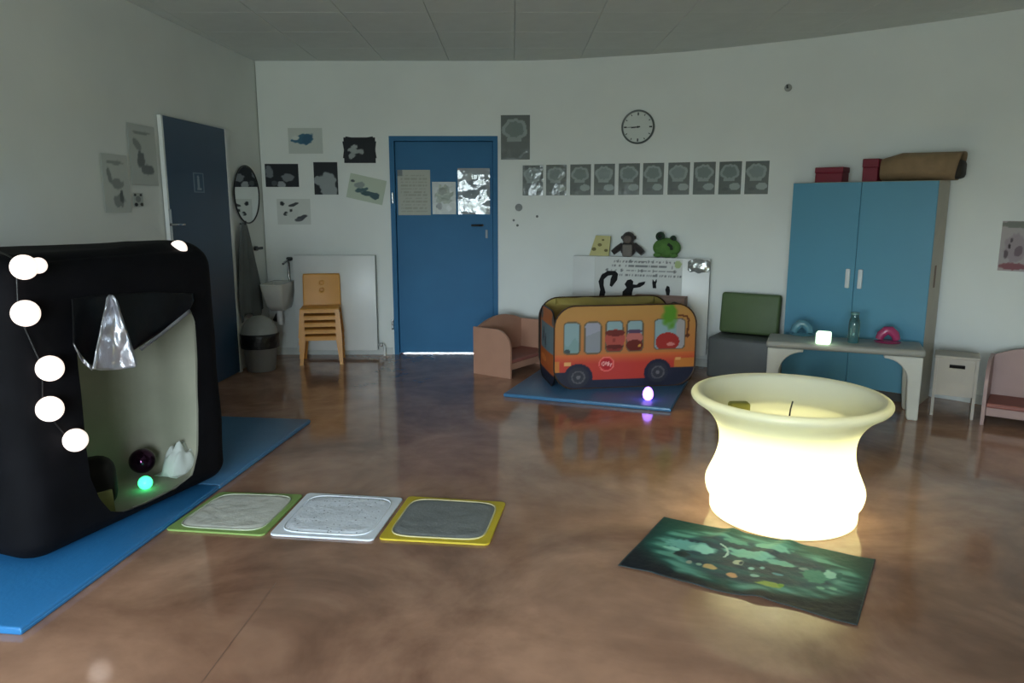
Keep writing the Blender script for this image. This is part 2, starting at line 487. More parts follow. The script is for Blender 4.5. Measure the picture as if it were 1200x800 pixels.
MB().tube([(hx, -.03, hpl.z + .03), (hx, -.07, hpl.z + .03), (hx + .02, -.075, hpl.z + .03), (hx + .11, -.075, hpl.z + .03)], .009, 8).build('door_handle', M_CHROME, plate, smooth=40)
def pict_sign(s, t):
    c = (70, 96, 120)
    if s < .1 or s > .9 or t < .07 or t > .93: return (120, 138, 152)
    if ell(s, t, .45, .78, .1, .08) < 1: return (150, 166, 178)
    if abs(s - .47) < .11 and .22 < t < .68: return (150, 166, 178)
    if .3 < s < .75 and .14 < t < .24: return (150, 166, 178)
    return c
ps = lwall(229, 214, .0)
so = sheet('door_sign', .17, .15, M_PRINT, pict_sign, 24, 28)
so.location = ps + LEFT_N * .028; so.rotation_euler = (0, 0, LEFT_A)
tag(so, 'small blue pictogram sign on the dark blue door', 'sign')

# ------------------------------------------------------------------ sheets on walls
def on_back(name, u0, u1, v0, v1, fn, m, label, cat, group=None, tilt=0.0, off=.004, nx=36, ny=48, dispf=None):
    e0, e1 = wallhit(u0, (v0 + v1) / 2)[0], wallhit(u1, (v0 + v1) / 2)[0]
    a = math.atan2(e1.y - e0.y, e1.x - e0.x)
    c = (e0 + e1) / 2 + Vector((math.sin(a), -math.cos(a), 0)) * off
    w = Vector((e1.x - e0.x, e1.y - e0.y)).length
    h = abs(wallhit((u0 + u1) / 2, v0)[0].z - wallhit((u0 + u1) / 2, v1)[0].z)
    o = sheet(name, w, h, m, fn, nx, ny, disp=dispf)
    o.location = c
    o.rotation_euler = Matrix.Rotation(a, 3, 'Z').to_4x4().to_3x3().__matmul__(Matrix.Rotation(tilt, 3, 'Y')).to_euler()
    return tag(o, label, cat, group)
def on_left(name, u0, u1, v0, v1, fn, m, label, cat, group=None):
    vm, um = (v0 + v1) / 2, (u0 + u1) / 2
    c = lwall(um, vm, .004)
    w = (lwall(u1, vm) - lwall(u0, vm)).length
    h = abs(lwall(um, v0).z - lwall(um, v1).z)
    o = sheet(name, w, h, m, fn, 30, 40)
    o.location = c; o.rotation_euler = (0, 0, LEFT_A)
    return tag(o, label, cat, group)
def blobs(bg, items, edge=None, n=0.0):
    """items: (cx,cy,rx,ry,angle,colour); later ones cover earlier ones"""
    def fn(s, t):
        c = bg
        if edge and min(s, t, 1 - s, 1 - t) < .04: c = edge
        for (cx, cy, rx, ry, a, col) in items:
            k = ell(s, t, cx, cy, rx, ry, a) + n * nz(s * 9 + cx * 31, t * 9, cy * 17)
            if k < 1: c = mixc(c, col, (1 - k) * 7)
        return c
    return fn
G = (96, 104, 104)
on_back('drawing', 338, 378, 150, 180, blobs((196, 202, 196), [(.45, .55, .28, .2, .2, (58, 104, 130)), (.24, .52, .16, .1, 0, (58, 104, 130)), (.55, .62, .14, .22, -.5, (54, 98, 124)), (.2, .62, .12, .08, 0, (205, 210, 206))], n=.35), M_PRINT,
        'pale drawing with a blue shape, above the black pictures', 'picture', 'drawings on the back wall')
on_back('drawing', 311, 350, 192, 219, blobs((26, 30, 36), [(.13, .62, .13, .28, .1, (112, 118, 122)), (.68, .4, .2, .2, 0, (118, 122, 126)), (.48, .1, .13, .16, 0, (150, 155, 158)), (.26, .15, .1, .12, 0, (70, 74, 80))], n=.3), M_PRINT,
        'landscape black picture with pale blobs nearest the oval mirror', 'picture', 'drawings on the back wall')
on_back('drawing', 368, 396, 190, 228, blobs((26, 30, 36), [(.55, .38, .42, .34, .1, (150, 156, 156)), (.62, .12, .36, .24, 0, (152, 158, 158)), (.16, .44, .2, .14, 0, (150, 156, 156)), (.1, .14, .16, .17, 0, (30, 34, 38))], n=.2), M_PRINT,
        'upright black picture with a large grey shape', 'picture', 'drawings on the back wall')
card = on_back('drawing', 403, 440, 161, 191, blobs((22, 26, 32), []), M_PRINT, 'fan of overlapping black cards with a white figure', 'picture', 'drawings on the back wall', tilt=0.0, off=.003)
for k, tl in enumerate((.16, -.16)):
    sub = sheet('card', .29, .2, M_PRINT, blobs((22, 26, 32), [(.3, .5, .14, .22, .4, (160, 166, 164)), (.22, .3, .12, .16, 0, (150, 156, 154)), (.5, .42, .16, .1, -.4, (150, 156, 154)), (.36, .68, .1, .1, 0, (165, 170, 168))] if k else [], n=.4), 30, 24, parent=card)
    sub.location = (0.0, -.002 * (k + 1), .004); sub.rotation_euler = (0, tl, 0)
on_back('drawing', 408, 451, 207, 236, blobs((188, 200, 182), [(.35, .42, .2, .09, .5, (72, 100, 104)), (.58, .34, .24, .1, .15, (60, 88, 94)), (.75, .3, .15, .13, 0, (62, 90, 96)), (.3, .6, .16, .12, .8, (140, 152, 148)), (.1, .7, .05, .06, 0, (80, 90, 92))], n=.5), M_PRINT,
        'tilted pale green drawing beside the blue door', 'picture', 'drawings on the back wall', tilt=.22)
on_back('drawing', 325, 364, 233, 263, blobs((204, 208, 202), [(.16, .82, .07, .1, 0, (40, 44, 46)), (.5, .78, .16, .07, .4, (60, 64, 66)), (.4, .56, .06, .06, 0, (50, 54, 56)), (.26, .42, .07, .09, 0, (46, 50, 52)), (.72, .26, .2, .1, .6, (66, 70, 74)), (.62, .18, .12, .06, 0, (84, 88, 90)), (.46, .44, .2, .2, 0, (200, 204, 198)), (.42, .54, .05, .06, 0, (50, 54, 56))], n=.4), M_PRINT,
        'white drawing with black panda spots, lowest on the wall', 'picture', 'drawings on the back wall')
def cloudposter(seed, big=False):
    def fn(s, t):
        bg = (106, 113, 110)
        c = mixc(bg, (92, 99, 96), t * .5)
        k = ell(s, t, .48, .68, .43, .24)
        k += .12 * math.sin(7 * math.atan2(t - .68, s - .48) + seed) * .5
        if k < 1: c = (150, 161, 158)
        if k < .72: c = (120, 131, 128) if seed % 3 else (132, 143, 140)
        if .2 < s < .7 and .40 < t < .5 and k > .7: c = (150, 160, 157)
        if not big and ell(s, t, .72, .24, .24, .11) < 1 + .15 * nz(s * 8, t * 8, seed): c = (158, 168, 165)
        if not big and ell(s, t, .3, .16, .14, .05) < 1: c = (96, 102, 100)
        return c
    return fn
on_back('poster', 587, 621, 135, 187, cloudposter(1, True), M_LAM, 'large laminated grey cloud poster high beside the blue door', 'poster')
ordn = ['first', 'second', 'third', 'fourth', 'fifth', 'sixth', 'seventh', 'eighth', 'ninth', 'tenth']
xs = [(146, 228), (240, 322), (337, 420), (433, 516), (531, 616), (629, 713), (730, 817), (832, 920), (935, 1025), (1040, 1135)]
for i, (a, b) in enumerate(xs):
    k = i / 9
    on_back('poster', 570 + a / 3.43, 570 + b / 3.43, 110 + (287 - 17 * k) / 3.43, 110 + (408 - 5 * k) / 3.43, cloudposter(i * 2 + 3), M_LAM,
            '%s laminated grey cloud poster from the left in the row of ten' % ordn[i], 'poster', 'row of ten cloud posters')
# papers stuck on the blue door
door_y = BACK_Y + .033
def on_door(u0, u1, v0, v1, fn, m, label, dispf=None):
    a, b = ony(u0, v1, door_y), ony(u1, v0, door_y)
    o = sheet('paper_sheet', b.x - a.x, b.z - a.z, m, fn, 36, 48, disp=dispf)
    o.location = ((a.x + b.x) / 2, door_y - .004, (a.z + b.z) / 2)
    return tag(o, label, 'paper', 'papers on the blue door')
def textpage(s, t):
    c = (178, 182, 172)
    if .1 < s < .9 and .08 < t < .88 and (t * 14) % 1 < .42 and nz(s * 22, int(t * 14) * 3.1) > -.15: c = (158, 162, 150)
    if s < .16 and t > .86: c = (120, 128, 130)
    return c
on_door(467, 504, 199, 252, textpage, M_PRINT, 'plain pale text sheet, leftmost on the blue door')
on_door(507, 534, 213, 251, blobs((170, 176, 172), [(.5, .6, .38, .3, 0, (120, 132, 112)), (.42, .7, .2, .12, 0, (90, 100, 80)), (.3, .25, .14, .1, 0, (96, 100, 100)), (.6, .5, .2, .1, .3, (104, 116, 92)), (.7, .18, .12, .1, 0, (196, 200, 200))], n=.4), print_mat('satin_print', 0.3, wavy=0.2, spec=0.4, wscale=14), 'small laminated picture sheet, middle of the blue door')
on_door(537, 574, 197, 251, blobs((150, 158, 162), [(.5, .5, .36, .36, 0, (132, 142, 148)), (.3, .8, .2, .1, 0, (170, 176, 178))], n=.3), print_mat('crumpled_laminate', 0.08, wavy=0.55, spec=0.8, wscale=6), 'shiny crumpled plastic sleeve above the handle of the blue door',
        dispf=lambda s, t: -.004 * (1 + nz(s * 3, t * 4, 5)))
# left wall papers
on_left('paper_sheet', 121, 151, 181, 249, blobs((192, 198, 193), [(.5, .86, .34, .04, 0, (150, 156, 152)), (.25, .62, .08, .14, .3, (132, 138, 136)), (.5, .5, .26, .1, 0, (142, 148, 146)), (.55, .2, .24, .12, 0, (140, 146, 144)), (.66, .28, .09, .12, 0, (96, 102, 102))], n=.4), M_PRINT,
        'grey picture sheet on left wall, further from the dark door', 'paper', 'papers on the left wall')
on_left('paper_sheet', 152, 183, 147, 217, blobs((190, 196, 191), [(.5, .87, .36, .03, 0, (146, 152, 148)), (.3, .66, .18, .08, -.5, (142, 148, 146)), (.4, .42, .16, .14, .5, (112, 118, 118)), (.62, .27, .28, .09, 0, (118, 124, 124))], n=.4), M_PRINT,
        'grey picture sheet on left wall, right beside the dark door', 'paper', 'papers on the left wall')
on_left('sticker', 156, 167, 226, 242, blobs((176, 182, 178), [(.2, .85, .14, .1, 0, (46, 50, 52)), (.8, .85, .14, .1, 0, (46, 50, 52)), (.5, .55, .3, .25, 0, (130, 136, 134)), (.25, .15, .2, .14, 0, (40, 44, 46)), (.85, .16, .2, .13, 0, (50, 54, 56))]), M_PRINT,
        'tiny black and white animal sticker under the left wall papers', 'sticker')
# calendar on the right
on_back('calendar', 1172, 1209, 259, 318, blobs((176, 168, 168), [(.5, .93, .6, .07, 0, (128, 130, 122)), (.5, .45, .4, .28, 0, (160, 148, 152)), (.3, .5, .05, .05, 0, (70, 60, 64)), (.22, .33, .08, .1, 0, (104, 92, 98)), (.35, .62, .05, .06, 0, (96, 88, 92)), (.62, .4, .14, .12, 0, (120, 104, 112)), (.5, .1, .5, .08, 0, (140, 92, 98))], n=.3), M_PRINT,
        'pale pink calendar page on the curved wall above the armchair', 'calendar')
# little stickers between door and radiator
for (u, v, r, col, lb) in ((608, 243, .035, (128, 132, 130), 'largest grey round sticker below the big cloud poster'), (602, 258, .011, (96, 100, 98), 'small grey dot sticker at the lower left of the round sticker'),
                       (606.5, 264, .012, (96, 100, 98), 'lowest small grey dot sticker below the round sticker'), (629.5, 253.5, .012, (90, 94, 92), 'small grey dot sticker apart to the right')):
    c, a = wallhit(u, v, .002)
    o = MB().lathe([(r, 0), (r, .0015), (r * .9, .0022)], 20, Matrix.Rotation(PI / 2, 4, 'X')).build('wall_sticker', mat('sticker_%d' % col[0], col, .5, var=.2, scale=30))
    o.location = c; o.rotation_euler = (0, 0, a); tag(o, lb, 'sticker', 'round wall stickers')
c, a = wallhit(924, 103, .001)
o = empty('wall_hook', c, a); tag(o, 'small grey fixing high on the curved wall above the posters', 'hook')
MB().lathe([(.028, 0), (.03, .01), (.022, .022)], 16, Matrix.Rotation(PI / 2, 4, 'X')).build('plate', mat('grey_fixing', (150, 154, 150), .5), o, smooth=40)
MB().tube([(0, -.02, 0), (0, -.045, -.005), (0, -.05, .02)], .006, 6).build('prong', M_DARK, o, smooth=40)

# ------------------------------------------------------------------ clock
c, a = wallhit(748, 149, .002)
ck = empty('wall_clock', c, a); tag(ck, 'round white wall clock with grey rim above the posters', 'clock')
RX = Matrix.Rotation(PI / 2, 4, 'X')
RC = .148
MB().lathe([(RC - .012, 0), (RC, .0), (RC, .03), (RC - .006, .038), (RC - .014, .036), (RC - .016, .02)], 48, RX, cap0=False, cap1=False).build('rim', mat('clock_rim', (86, 92, 90), .35), ck, smooth=35)
MB().lathe([(RC - .014, .004), (RC - .014, .018)], 48, RX).build('dial', mat('clock_dial', (206, 212, 206), .5, var=.01), ck)
for k in range(12):
    ang = k * PI / 6; big = k % 3 == 0
    Mk = Matrix.Rotation(ang, 4, 'Y')
    MB().box(-.006 if big else -.0035, .006 if big else .0035, -.020, -.0182, RC - .048 if big else RC - .038, RC - .022, Mk).build('hour_mark', M_DARK, ck)
for ang, L, w in ((-PI / 2 - .12, .06, .006), (-PI / 2 - .02 + .0, .095, .0042)):
    Mk = Matrix.Rotation(ang, 4, 'Y')
    MB().prism([(-w, -.02), (w, -.02), (w * .5, L), (-w * .5, L)], -.0245 if L < .08 else -.028, -.0225 if L < .08 else -.026, 'y', Mk).build('clock_hand', M_BLACK, ck)
MB().lathe([(.009, .018), (.009, .03)], 12, RX).build('hub', M_BLACK, ck)

# ------------------------------------------------------------------ oval mirror, coat, rail on the left wall
pm0, pm1 = lwall(274, 228), lwall(303, 228)
mc = lwall(288.5, 228, .003); mw = (pm1 - pm0).length / 2; mh = abs(lwall(288, 195).z - lwall(288, 262).z) / 2
mir = empty('oval_mirror', mc, LEFT_A); tag(mir, 'oval mirror with thin dark rim on the left wall', 'mirror')
ov = [(mw * math.cos(2 * PI * i / 48), mh * math.sin(2 * PI * i / 48)) for i in range(48)]
MB().prism(ov, -.006, -.001, 'y').build('glass', mat('mirror_glass', (225, 228, 226), .02, metal=1.0, var=0.0), mir)
MB().tube([(x, -.006, z) for x, z in ov], .007, 6, closed=True).build('rim', M_BLACK, mir, smooth=40)
ct = empty('hanging_coat', lwall(281, 262, .0), LEFT_A); tag(ct, 'grey apron hanging from a hook below the mirror', 'coat')
pk = lwall(281, 262, 0)
MB().tube([(0, 0, 0), (0, -.05, -.005), (0, -.055, .025)], .007, 6).build('hook', M_DARK, ct, smooth=40)
cv = []; cf = []; NU, NV = 28, 30
for j in range(NV + 1):
    t = j / NV
    for i in range(NU + 1):
        s = i / NU - .5
        half = .04 + .23 * min(1, t * 1.4) ** .8
        drop = .84 + .03 * math.sin(s * 9)
        x = s * 2 * half + .06 * t
        y = -.045 - .012 * math.cos(s * 17 + t * 1.5) * min(1, t * 2.5) + .02 * s * s * (1 - t)
        cv.append((x, y, .012 - drop * t)); 
for j in range(NV):
    for i in range(NU):
        q = j * (NU + 1) + i; cf.append((q, q + 1, q + NU + 2, q + NU + 1))
coat = MB().add(cv, cf).build('cloth', mat('grey_cloth', (100, 106, 106), .8, var=.1, bump=.2, bscale=60), ct, smooth=60)
sm = coat.modifiers.new('thickness', 'SOLIDIFY'); sm.thickness = .006
rp = lwall(298, 291, .0)
rl = empty('towel_rail', rp, LEFT_A); tag(rl, 'short dark towel bracket between mirror and basin', 'bracket')
MB().rbox(-.09, .09, -.05, -.03, -.012, .012, .004, 1).build('bar', M_DARK, rl)
MB().rbox(-.015, .015, -.032, -.001, -.02, .02, .003, 1).build('plate', M_DARK, rl)

# ------------------------------------------------------------------ basin
bs = empty('washbasin', (-2.20, BACK_Y - .003, 0)); tag(bs, 'small white washbasin in the corner above the bin', 'washbasin')
def ringbox(levels):
    """stack of rectangles (x0,x1,y0,y1,z) skinned with rounded corners"""
    vs = []; fs = []; n = 0; per = None
    for (x0, x1, y0, y1, z, r) in levels:
        ring = []
        for cx, cy, a0 in ((x1 - r, y1 - r, 0), (x0 + r, y1 - r, PI / 2), (x0 + r, y0 + r, PI), (x1 - r, y0 + r, 1.5 * PI)):
            for k in range(6):
                a = a0 + k * PI / 10; ring.append((cx + r * math.cos(a), cy + r * math.sin(a), z))
        per = len(ring); vs += ring
    L = len(levels)
    for l in range(L - 1):
        for k in range(per):
            fs.append((l * per + k, l * per + (k + 1) % per, (l + 1) * per + (k + 1) % per, (l + 1) * per + k))
    fs.append(tuple(reversed(range(per)))); fs.append(tuple((L - 1) * per + k for k in range(per)))
    return vs, fs
zt = .735
vs, fs = ringbox([(-.06, .06, -.30, -.001, zt - .26, .03), (-.08, .08, -.38, -.001, zt - .2, .03), (-.098, .098, -.44, -.001, zt - .06, .03), (-.105, .105, -.45, -.001, zt, .03),
                  (-.088, .088, -.43, -.10, zt, .03), (-.078, .078, -.40, -.12, zt - .08, .03), (-.05, .05, -.28, -.18, zt - .13, .03)])
MB().add(vs, fs).build('bowl', mat('white_ceramic', (214, 214, 208), .15, var=.02), bs, smooth=40)
MB().tube([(0, -.22, zt - .27), (0, -.22, zt - .40)], .028, 12).build('trap', M_WHITE, bs, smooth=40)
MB().tube([(0, -.22, zt - .36), (-.06, -.18, zt - .36), (-.08, -.02, zt - .33)], .02, 10).build('drain_pipe', M_DARK, bs, smooth=40)
tp = MB().tube([(.06, -.06, zt - .01), (.06, -.06, zt + .17), (.06, -.09, zt + .2), (.05, -.2, zt + .17)], .011, 10).build('tap', M_CHROME, bs, smooth=40)
MB().rbox(.045, .10, -.09, -.04, zt + .19, zt + .225, .012, 2).build('tap_lever', M_DARK, tp)

# ------------------------------------------------------------------ waste bin
bp_ = onz(301, 437)
bn = empty('waste_bin', (bp_.x, bp_.y + .13, 0)); tag(bn, 'grey waste bin with black liner under the basin', 'bin')
MB().lathe([(.115, 0), (.125, .01), (.155, .30), (.155, .31), (.147, .31), (.12, .02)], 28, cap1=False).build('body', mat('grey_bin_plastic', (118, 116, 112), .5), bn, smooth=40)
lv = [(.165, .22), (.17, .26), (.168, .31), (.172, .335), (.160, .34), (.150, .33)]
ln = MB().lathe([(.163, .21), (.168, .25), (.164, .30), (.168, .33), (.160, .338), (.148, .32), (.14, .25)], 28, cap0=False, cap1=False).build('bin_liner', mat('black_bin_bag', (14, 14, 16), .3, bump=.6, bscale=30), bn, smooth=60)
MB().lathe([(.158, .335), (.15, .38), (.11, .45), (.05, .485), (.0001, .49)], 28, cap1=False).build('lid', mat('translucent_grey_lid', (150, 152, 148), .45), bn, smooth=50)

# ------------------------------------------------------------------ radiators
def radiator(name, cx, cy, a, w, z0, z1, label, side=1):
    r = empty(name, (cx, cy, 0), a); tag(r, label, 'radiator')
    MB().rbox(-w / 2, w / 2, -.11, -.095, z0, z1, .006, 2).build('front_panel', M_WHITE, r, smooth=40)
    MB().rbox(-w / 2 + .01, w / 2 - .01, -.045, -.03, z0 + .01, z1 - .01, .005, 1).build('rear_panel', M_WHITE, r)
    MB().box(-w / 2, w / 2, -.0945, -.0455, z1 - .012, z1 - .002).build('top_grille', mat('radiator_grille', (170, 174, 172), .5), r)
    for s in (-1, 1):
        MB().box(s * (w / 2 - .004) - .003, s * (w / 2 - .004) + .003, -.0945, -.0455, z0 + .01, z1 - .013).build('side_plate', mat('radiator_side', (120, 124, 124), .5), r)
    pv = MB().tube([(side * (w / 2 + .002), -.07, z0 + .05), (side * (w / 2 + .05), -.07, z0 + .05), (side * (w / 2 + .06), -.07, z0 + .03), (side * (w / 2 + .06), -.07, .0)], .011, 8).build('supply_pipe', M_WHITE, r, smooth=40)
    MB().rbox(side * (w / 2 + .03) - .016, side * (w / 2 + .03) + .016, -.09, -.05, z0 + .03, z0 + .07, .008, 2).build('valve', M_CHROME, pv)
    for s in (-1, 1):
        MB().box(s * w * .3 - .015, s * w * .3 + .015, -.0295, -.001, z0 + .1, z1 - .1).build('bracket', M_DARK, r)
    return r
pl, pr = ony(333, 350, BACK_Y - .1), ony(441, 350, BACK_Y - .1)
pl.x = -2.085
radiator('radiator', (pl.x + pr.x) / 2, BACK_Y, 0, pr.x - pl.x, .06, ony(400, 299, BACK_Y - .1).z, 'flat white panel radiator behind the stack of orange chairs')
ra, aa = wallhit(672, 310); rb_, ab = wallhit(838, 310)
ra, rb_ = ra.copy(), rb_.copy(); ra.z = rb_.z = 0
rdir = (rb_ - ra).normalized(); rn = Vector((rdir.y, -rdir.x, 0)); rang = math.atan2(rdir.y, rdir.x)
# shift the chord towards the room so the back never enters the convex bulge of the wall
bulge = max((Vector((x, y, 0)) - ra).dot(-rn) for x, y in WALL[1:] if ra.x < x < rb_.x)
bulge_in = max((Vector((x, y, 0)) - ra).dot(rn) for x, y in WALL[1:] if ra.x < x < rb_.x)
rc_ = (ra + rb_) / 2 + rn * max(0.0, bulge_in + .002)
RW = (rb_ - ra).length - .06
RADZ = ony(750, 301, 6.85).z
radiator('radiator', rc_.x, rc_.y, rang, RW, .12, RADZ, 'white radiator on the curved wall behind the orange play bus')
def rad_local(u, v, dist):
    """pixel -> point on the plane standing dist in front of the second radiator's wall line, as local (x,z)"""
    p = onplane(u, v, rc_ + rn * dist, rn); return ((p - rc_).dot(rdir), p.z)
def rad_point(x, dist, z): q = rc_ + rdir * x + rn * dist; q.z = z; return q
# storyboard sheet hung on the radiator's front
x0, zb = rad_local(696, 352, .118); x1, zt2 = rad_local(800, 304, .118)
zb -= .25
def board(s, t):
    c = (214, 216, 212)
    tt = (t - .3) / .7
    if .62 < tt < .97:
        row = int((tt - .62) / .09)
        if abs((tt - .62) / .09 - row - .5) < .2 + .25 * nz(s * 30, row * 5.0) and .08 + .05 * row < s < (.3 if row > 3 else .95) and nz(s * 55, row * 9.7) > .02: c = (128, 130, 130)
        if s > .36 and row in (0, 1, 2, 3) and abs((tt - .62) / .09 - row - .5) < .18 and nz(s * 60, row * 3.3 + 7) > 0 and s < .55 + .13 * (4 - row): c = (118, 122, 122)
    if s > .92 and tt > .8 and ell(s, tt, .95, .9, .04, .08) < 1: c = (170, 186, 130)
    return c
bo = sheet('story_board', x1 - x0, zt2 - zb, M_PRINT, board, 90, 70, thick=.004)
bo.location = rad_point((x0 + x1) / 2, .118, (zb + zt2) / 2); bo.rotation_euler = (0, 0, rang)
tag(bo, 'white handwritten story sheet hung on the radiator front', 'paper')
M_FELT = mat('black_felt', (20, 20, 22), .9, var=.2)
def cutout(name, kind_pts, label, thick=.012, m=M_FELT, cat='cutout'):
    pts = [rad_local(u, v, .13) for u, v in kind_pts]
    cx = sum(p[0] for p in pts) / len(pts); cz = min(p[1] for p in pts)
    o = MB().prism([(x - cx, z - cz) for x, z in pts], -thick / 2, thick / 2, 'y').build(name, m)
    o.location = rad_point(cx, .13, cz); o.rotation_euler = (0, 0, rang)
    return tag(o, label, cat, 'black animal figures on the story sheet')
def crop6(l): return [(660 + x / 6.316, 260 + y / 6.316) for x, y in l]
cutout('snake_figure', crop6([(265, 555), (275, 500), (262, 440), (285, 390), (330, 362), (385, 362), (405, 385), (398, 430), (360, 480), (345, 470), (352, 420), (365, 392), (330, 398), (300, 425), (298, 470), (312, 520), (300, 560)]), 'black arched snake shape, leftmost figure on the story sheet')
cutout('bear_figure', crop6([(437, 560), (440, 515), (470, 485), (455, 460), (475, 430), (500, 424), (518, 440), (515, 462), (545, 465), (560, 450), (608, 440), (600, 462), (570, 482), (520, 490), (510, 520), (505, 560)]), 'black bear shape holding its paw out on the story sheet')
cutout('rabbit_figure', crop6([(664, 490), (660, 450), (662, 425), (672, 440), (680, 440), (690, 422), (693, 440), (686, 460), (688, 490)]), 'small black rabbit shape, topmost figure on the story sheet')
cutout('penguin_figure', crop6([(762, 585), (765, 540), (756, 500), (768, 472), (785, 480), (790, 510), (784, 545), (785, 585)]), 'black upright penguin shape, rightmost figure on the story sheet')
# brown storage box standing behind the bus, in front of the radiator
bxl, bxz = rad_local(742, 338, .30); bxr, _ = rad_local(803, 340, .30)
bb = empty('storage_box', rad_point((bxl + bxr) / 2, .145, 0), rang); tag(bb, 'pinkish brown cardboard box between bus and radiator', 'box')
hwb = (bxr - bxl) / 2
M_CARD = mat('pinkish_cardboard', (168, 140, 128), .8, var=.08)
bz = bxz - .065
for n_, bx_ in (('side_wall', (-hwb, -hwb + .006, -.18, 0, .0, bz)), ('side_wall', (hwb - .006, hwb, -.18, 0, 0, bz)), ('front_wall', (-hwb + .006, hwb - .006, -.18, -.174, 0, bz)), ('rear_wall', (-hwb + .006, hwb - .006, -.006, 0, 0, bz)), ('base', (-hwb + .006, hwb - .006, -.174, -.006, 0, .006))):
    MB().box(*bx_).build(n_, M_CARD, bb)
# shiny plastic bag over the valve end of the radiator
bx0, bz0 = rad_local(806, 319, .12); bx1, bz1 = rad_local(833, 304, .12)
vv = []; ff = []
for j in range(11):
    for i in range(19):
        s, t = i / 18, j / 10
        vv.append((bx0 + (bx1 - bx0) * s, -.125 - .02 * abs(nz(s * 6, t * 5, 3)) - .012 * math.sin(PI * s) * math.sin(PI * t), bz0 + (bz1 - bz0) * (.5 + (t - .5) * (.55 + .45 * math.sin(PI * s) ** .5)) + .012 * nz(s * 5, t * 5, 9)))
for j in range(10):
    for i in range(18):
        q = j * 19 + i; ff.append((q, q + 1, q + 20, q + 19))
bgo = MB().add([(x - (bx0 + bx1) / 2, y, z - bz0) for x, y, z in vv], ff).build('plastic_pouch', mat('clear_foil', (170, 174, 172), .12, metal=.5, bump=.4, bscale=40), smooth=60)
bgo.location = rad_point((bx0 + bx1) / 2, 0.0, bz0); bgo.rotation_euler = (0, 0, rang)
md = bgo.modifiers.new('thickness', 'SOLIDIFY'); md.thickness = .003; md.offset = 1
tag(bgo, 'shiny crumpled plastic pouch taped to the radiator beside the story sheet', 'pouch')
# soft toys on the radiator top
RTOP = RADZ + .003
def top_at(u): return rad_local(u, 300, .07)[0]
tx = top_at(703)
g_ = empty('spotted_card', rad_point(tx, .07, RTOP), rang); tag(g_, 'yellow spotted card leaning on the radiator top', 'card')
MB().prism([(-.10, 0), (.085, 0), (.10, .18), (-.04, .185)], -.012, .012, 'y').build('board', mat('pale_yellow_card', (196, 190, 132), .7), g_)
for sx, sz, rr in ((-.055, .06, .022), (.0, .1, .02), (.06, .05, .018), (.03, .145, .012)):
    MB().lathe([(rr, .0), (rr, .003)], 12, Matrix.Translation((sx, -.012, sz)) @ RX @ Matrix.Diagonal((1, .75, 1, 1))).build('spot', mat('brown_spot', (116, 108, 66), .8), g_)
tx = top_at(736)
go = empty('gorilla_toy', rad_point(tx, .07, RTOP), rang); tag(go, 'dark brown soft gorilla toy with arms spread on the radiator', 'soft toy')
M_FUR = mat('dark_brown_fur', (48, 42, 40), .95, var=.3, scale=40, bump=.6, bscale=90, sheen=.3)
bd = MB(); bd.sphere((0, 0, .07), .075, .05, .075); bd.build('body', M_FUR, go, smooth=60)
hd = MB().sphere((0, -.005, .165), .058, .05, .058).build('head', M_FUR, go, smooth=60)
MB().sphere((0, -.044, .155), .04, .018, .036).build('face', mat('grey_brown_plush', (104, 94, 88), .9), hd, smooth=60)
MB().rbox(-.045, .045, -.056, -.03, .0, .11, .015, 2).build('chest', mat('grey_plush', (120, 114, 108), .9), go, smooth=60)
for s in (-1, 1):
    MB().tube([(s * .05, 0, .10), (s * .1, -.01, .065), (s * .14, -.02, .03)], [.03, .03, .026], 10).build('arm', M_FUR, go, smooth=60)
    MB().sphere((s * .055, 0, .17), .016, .01, .018, 10, 8).build('ear', M_FUR, hd, smooth=60)
tx = top_at(781)
fr_ = empty('frog_toy', rad_point(tx, .07, RTOP), rang); tag(fr_, 'bright green soft frog toy on the radiator top', 'soft toy')
M_FROG = mat('green_plush', (84, 124, 60), .9, var=.15, scale=20, bump=.4, bscale=90)
MB().sphere((0, 0, .085), .125, .065, .088).build('body', M_FROG, fr_, smooth=60)
for sx, sz, rr in ((-.06, .185, .042), (.055, .165, .03)):
    e_ = MB().sphere((sx, -.005, sz), rr, rr * .9, rr).build('eye', mat('dark_green_plush', (40, 66, 46), .8), fr_, smooth=60)
    MB().sphere((sx, -.005 - rr * .8, sz + .002), rr * .45, rr * .3, rr * .45, 10, 8).build('pupil', M_BLACK, e_, smooth=60)
MB().tube([(.02, -.06, .12), (.05, -.066, .10), (.055, -.066, .07)], .014, 8).build('mouth', mat('dark_mouth', (30, 44, 28), .8), fr_, smooth=60)
for s in (-1, 1):
    MB().sphere((s * .07, -.05, .022), .04, .03, .022, 12, 8).build('foot', M_FROG, fr_, smooth=60)

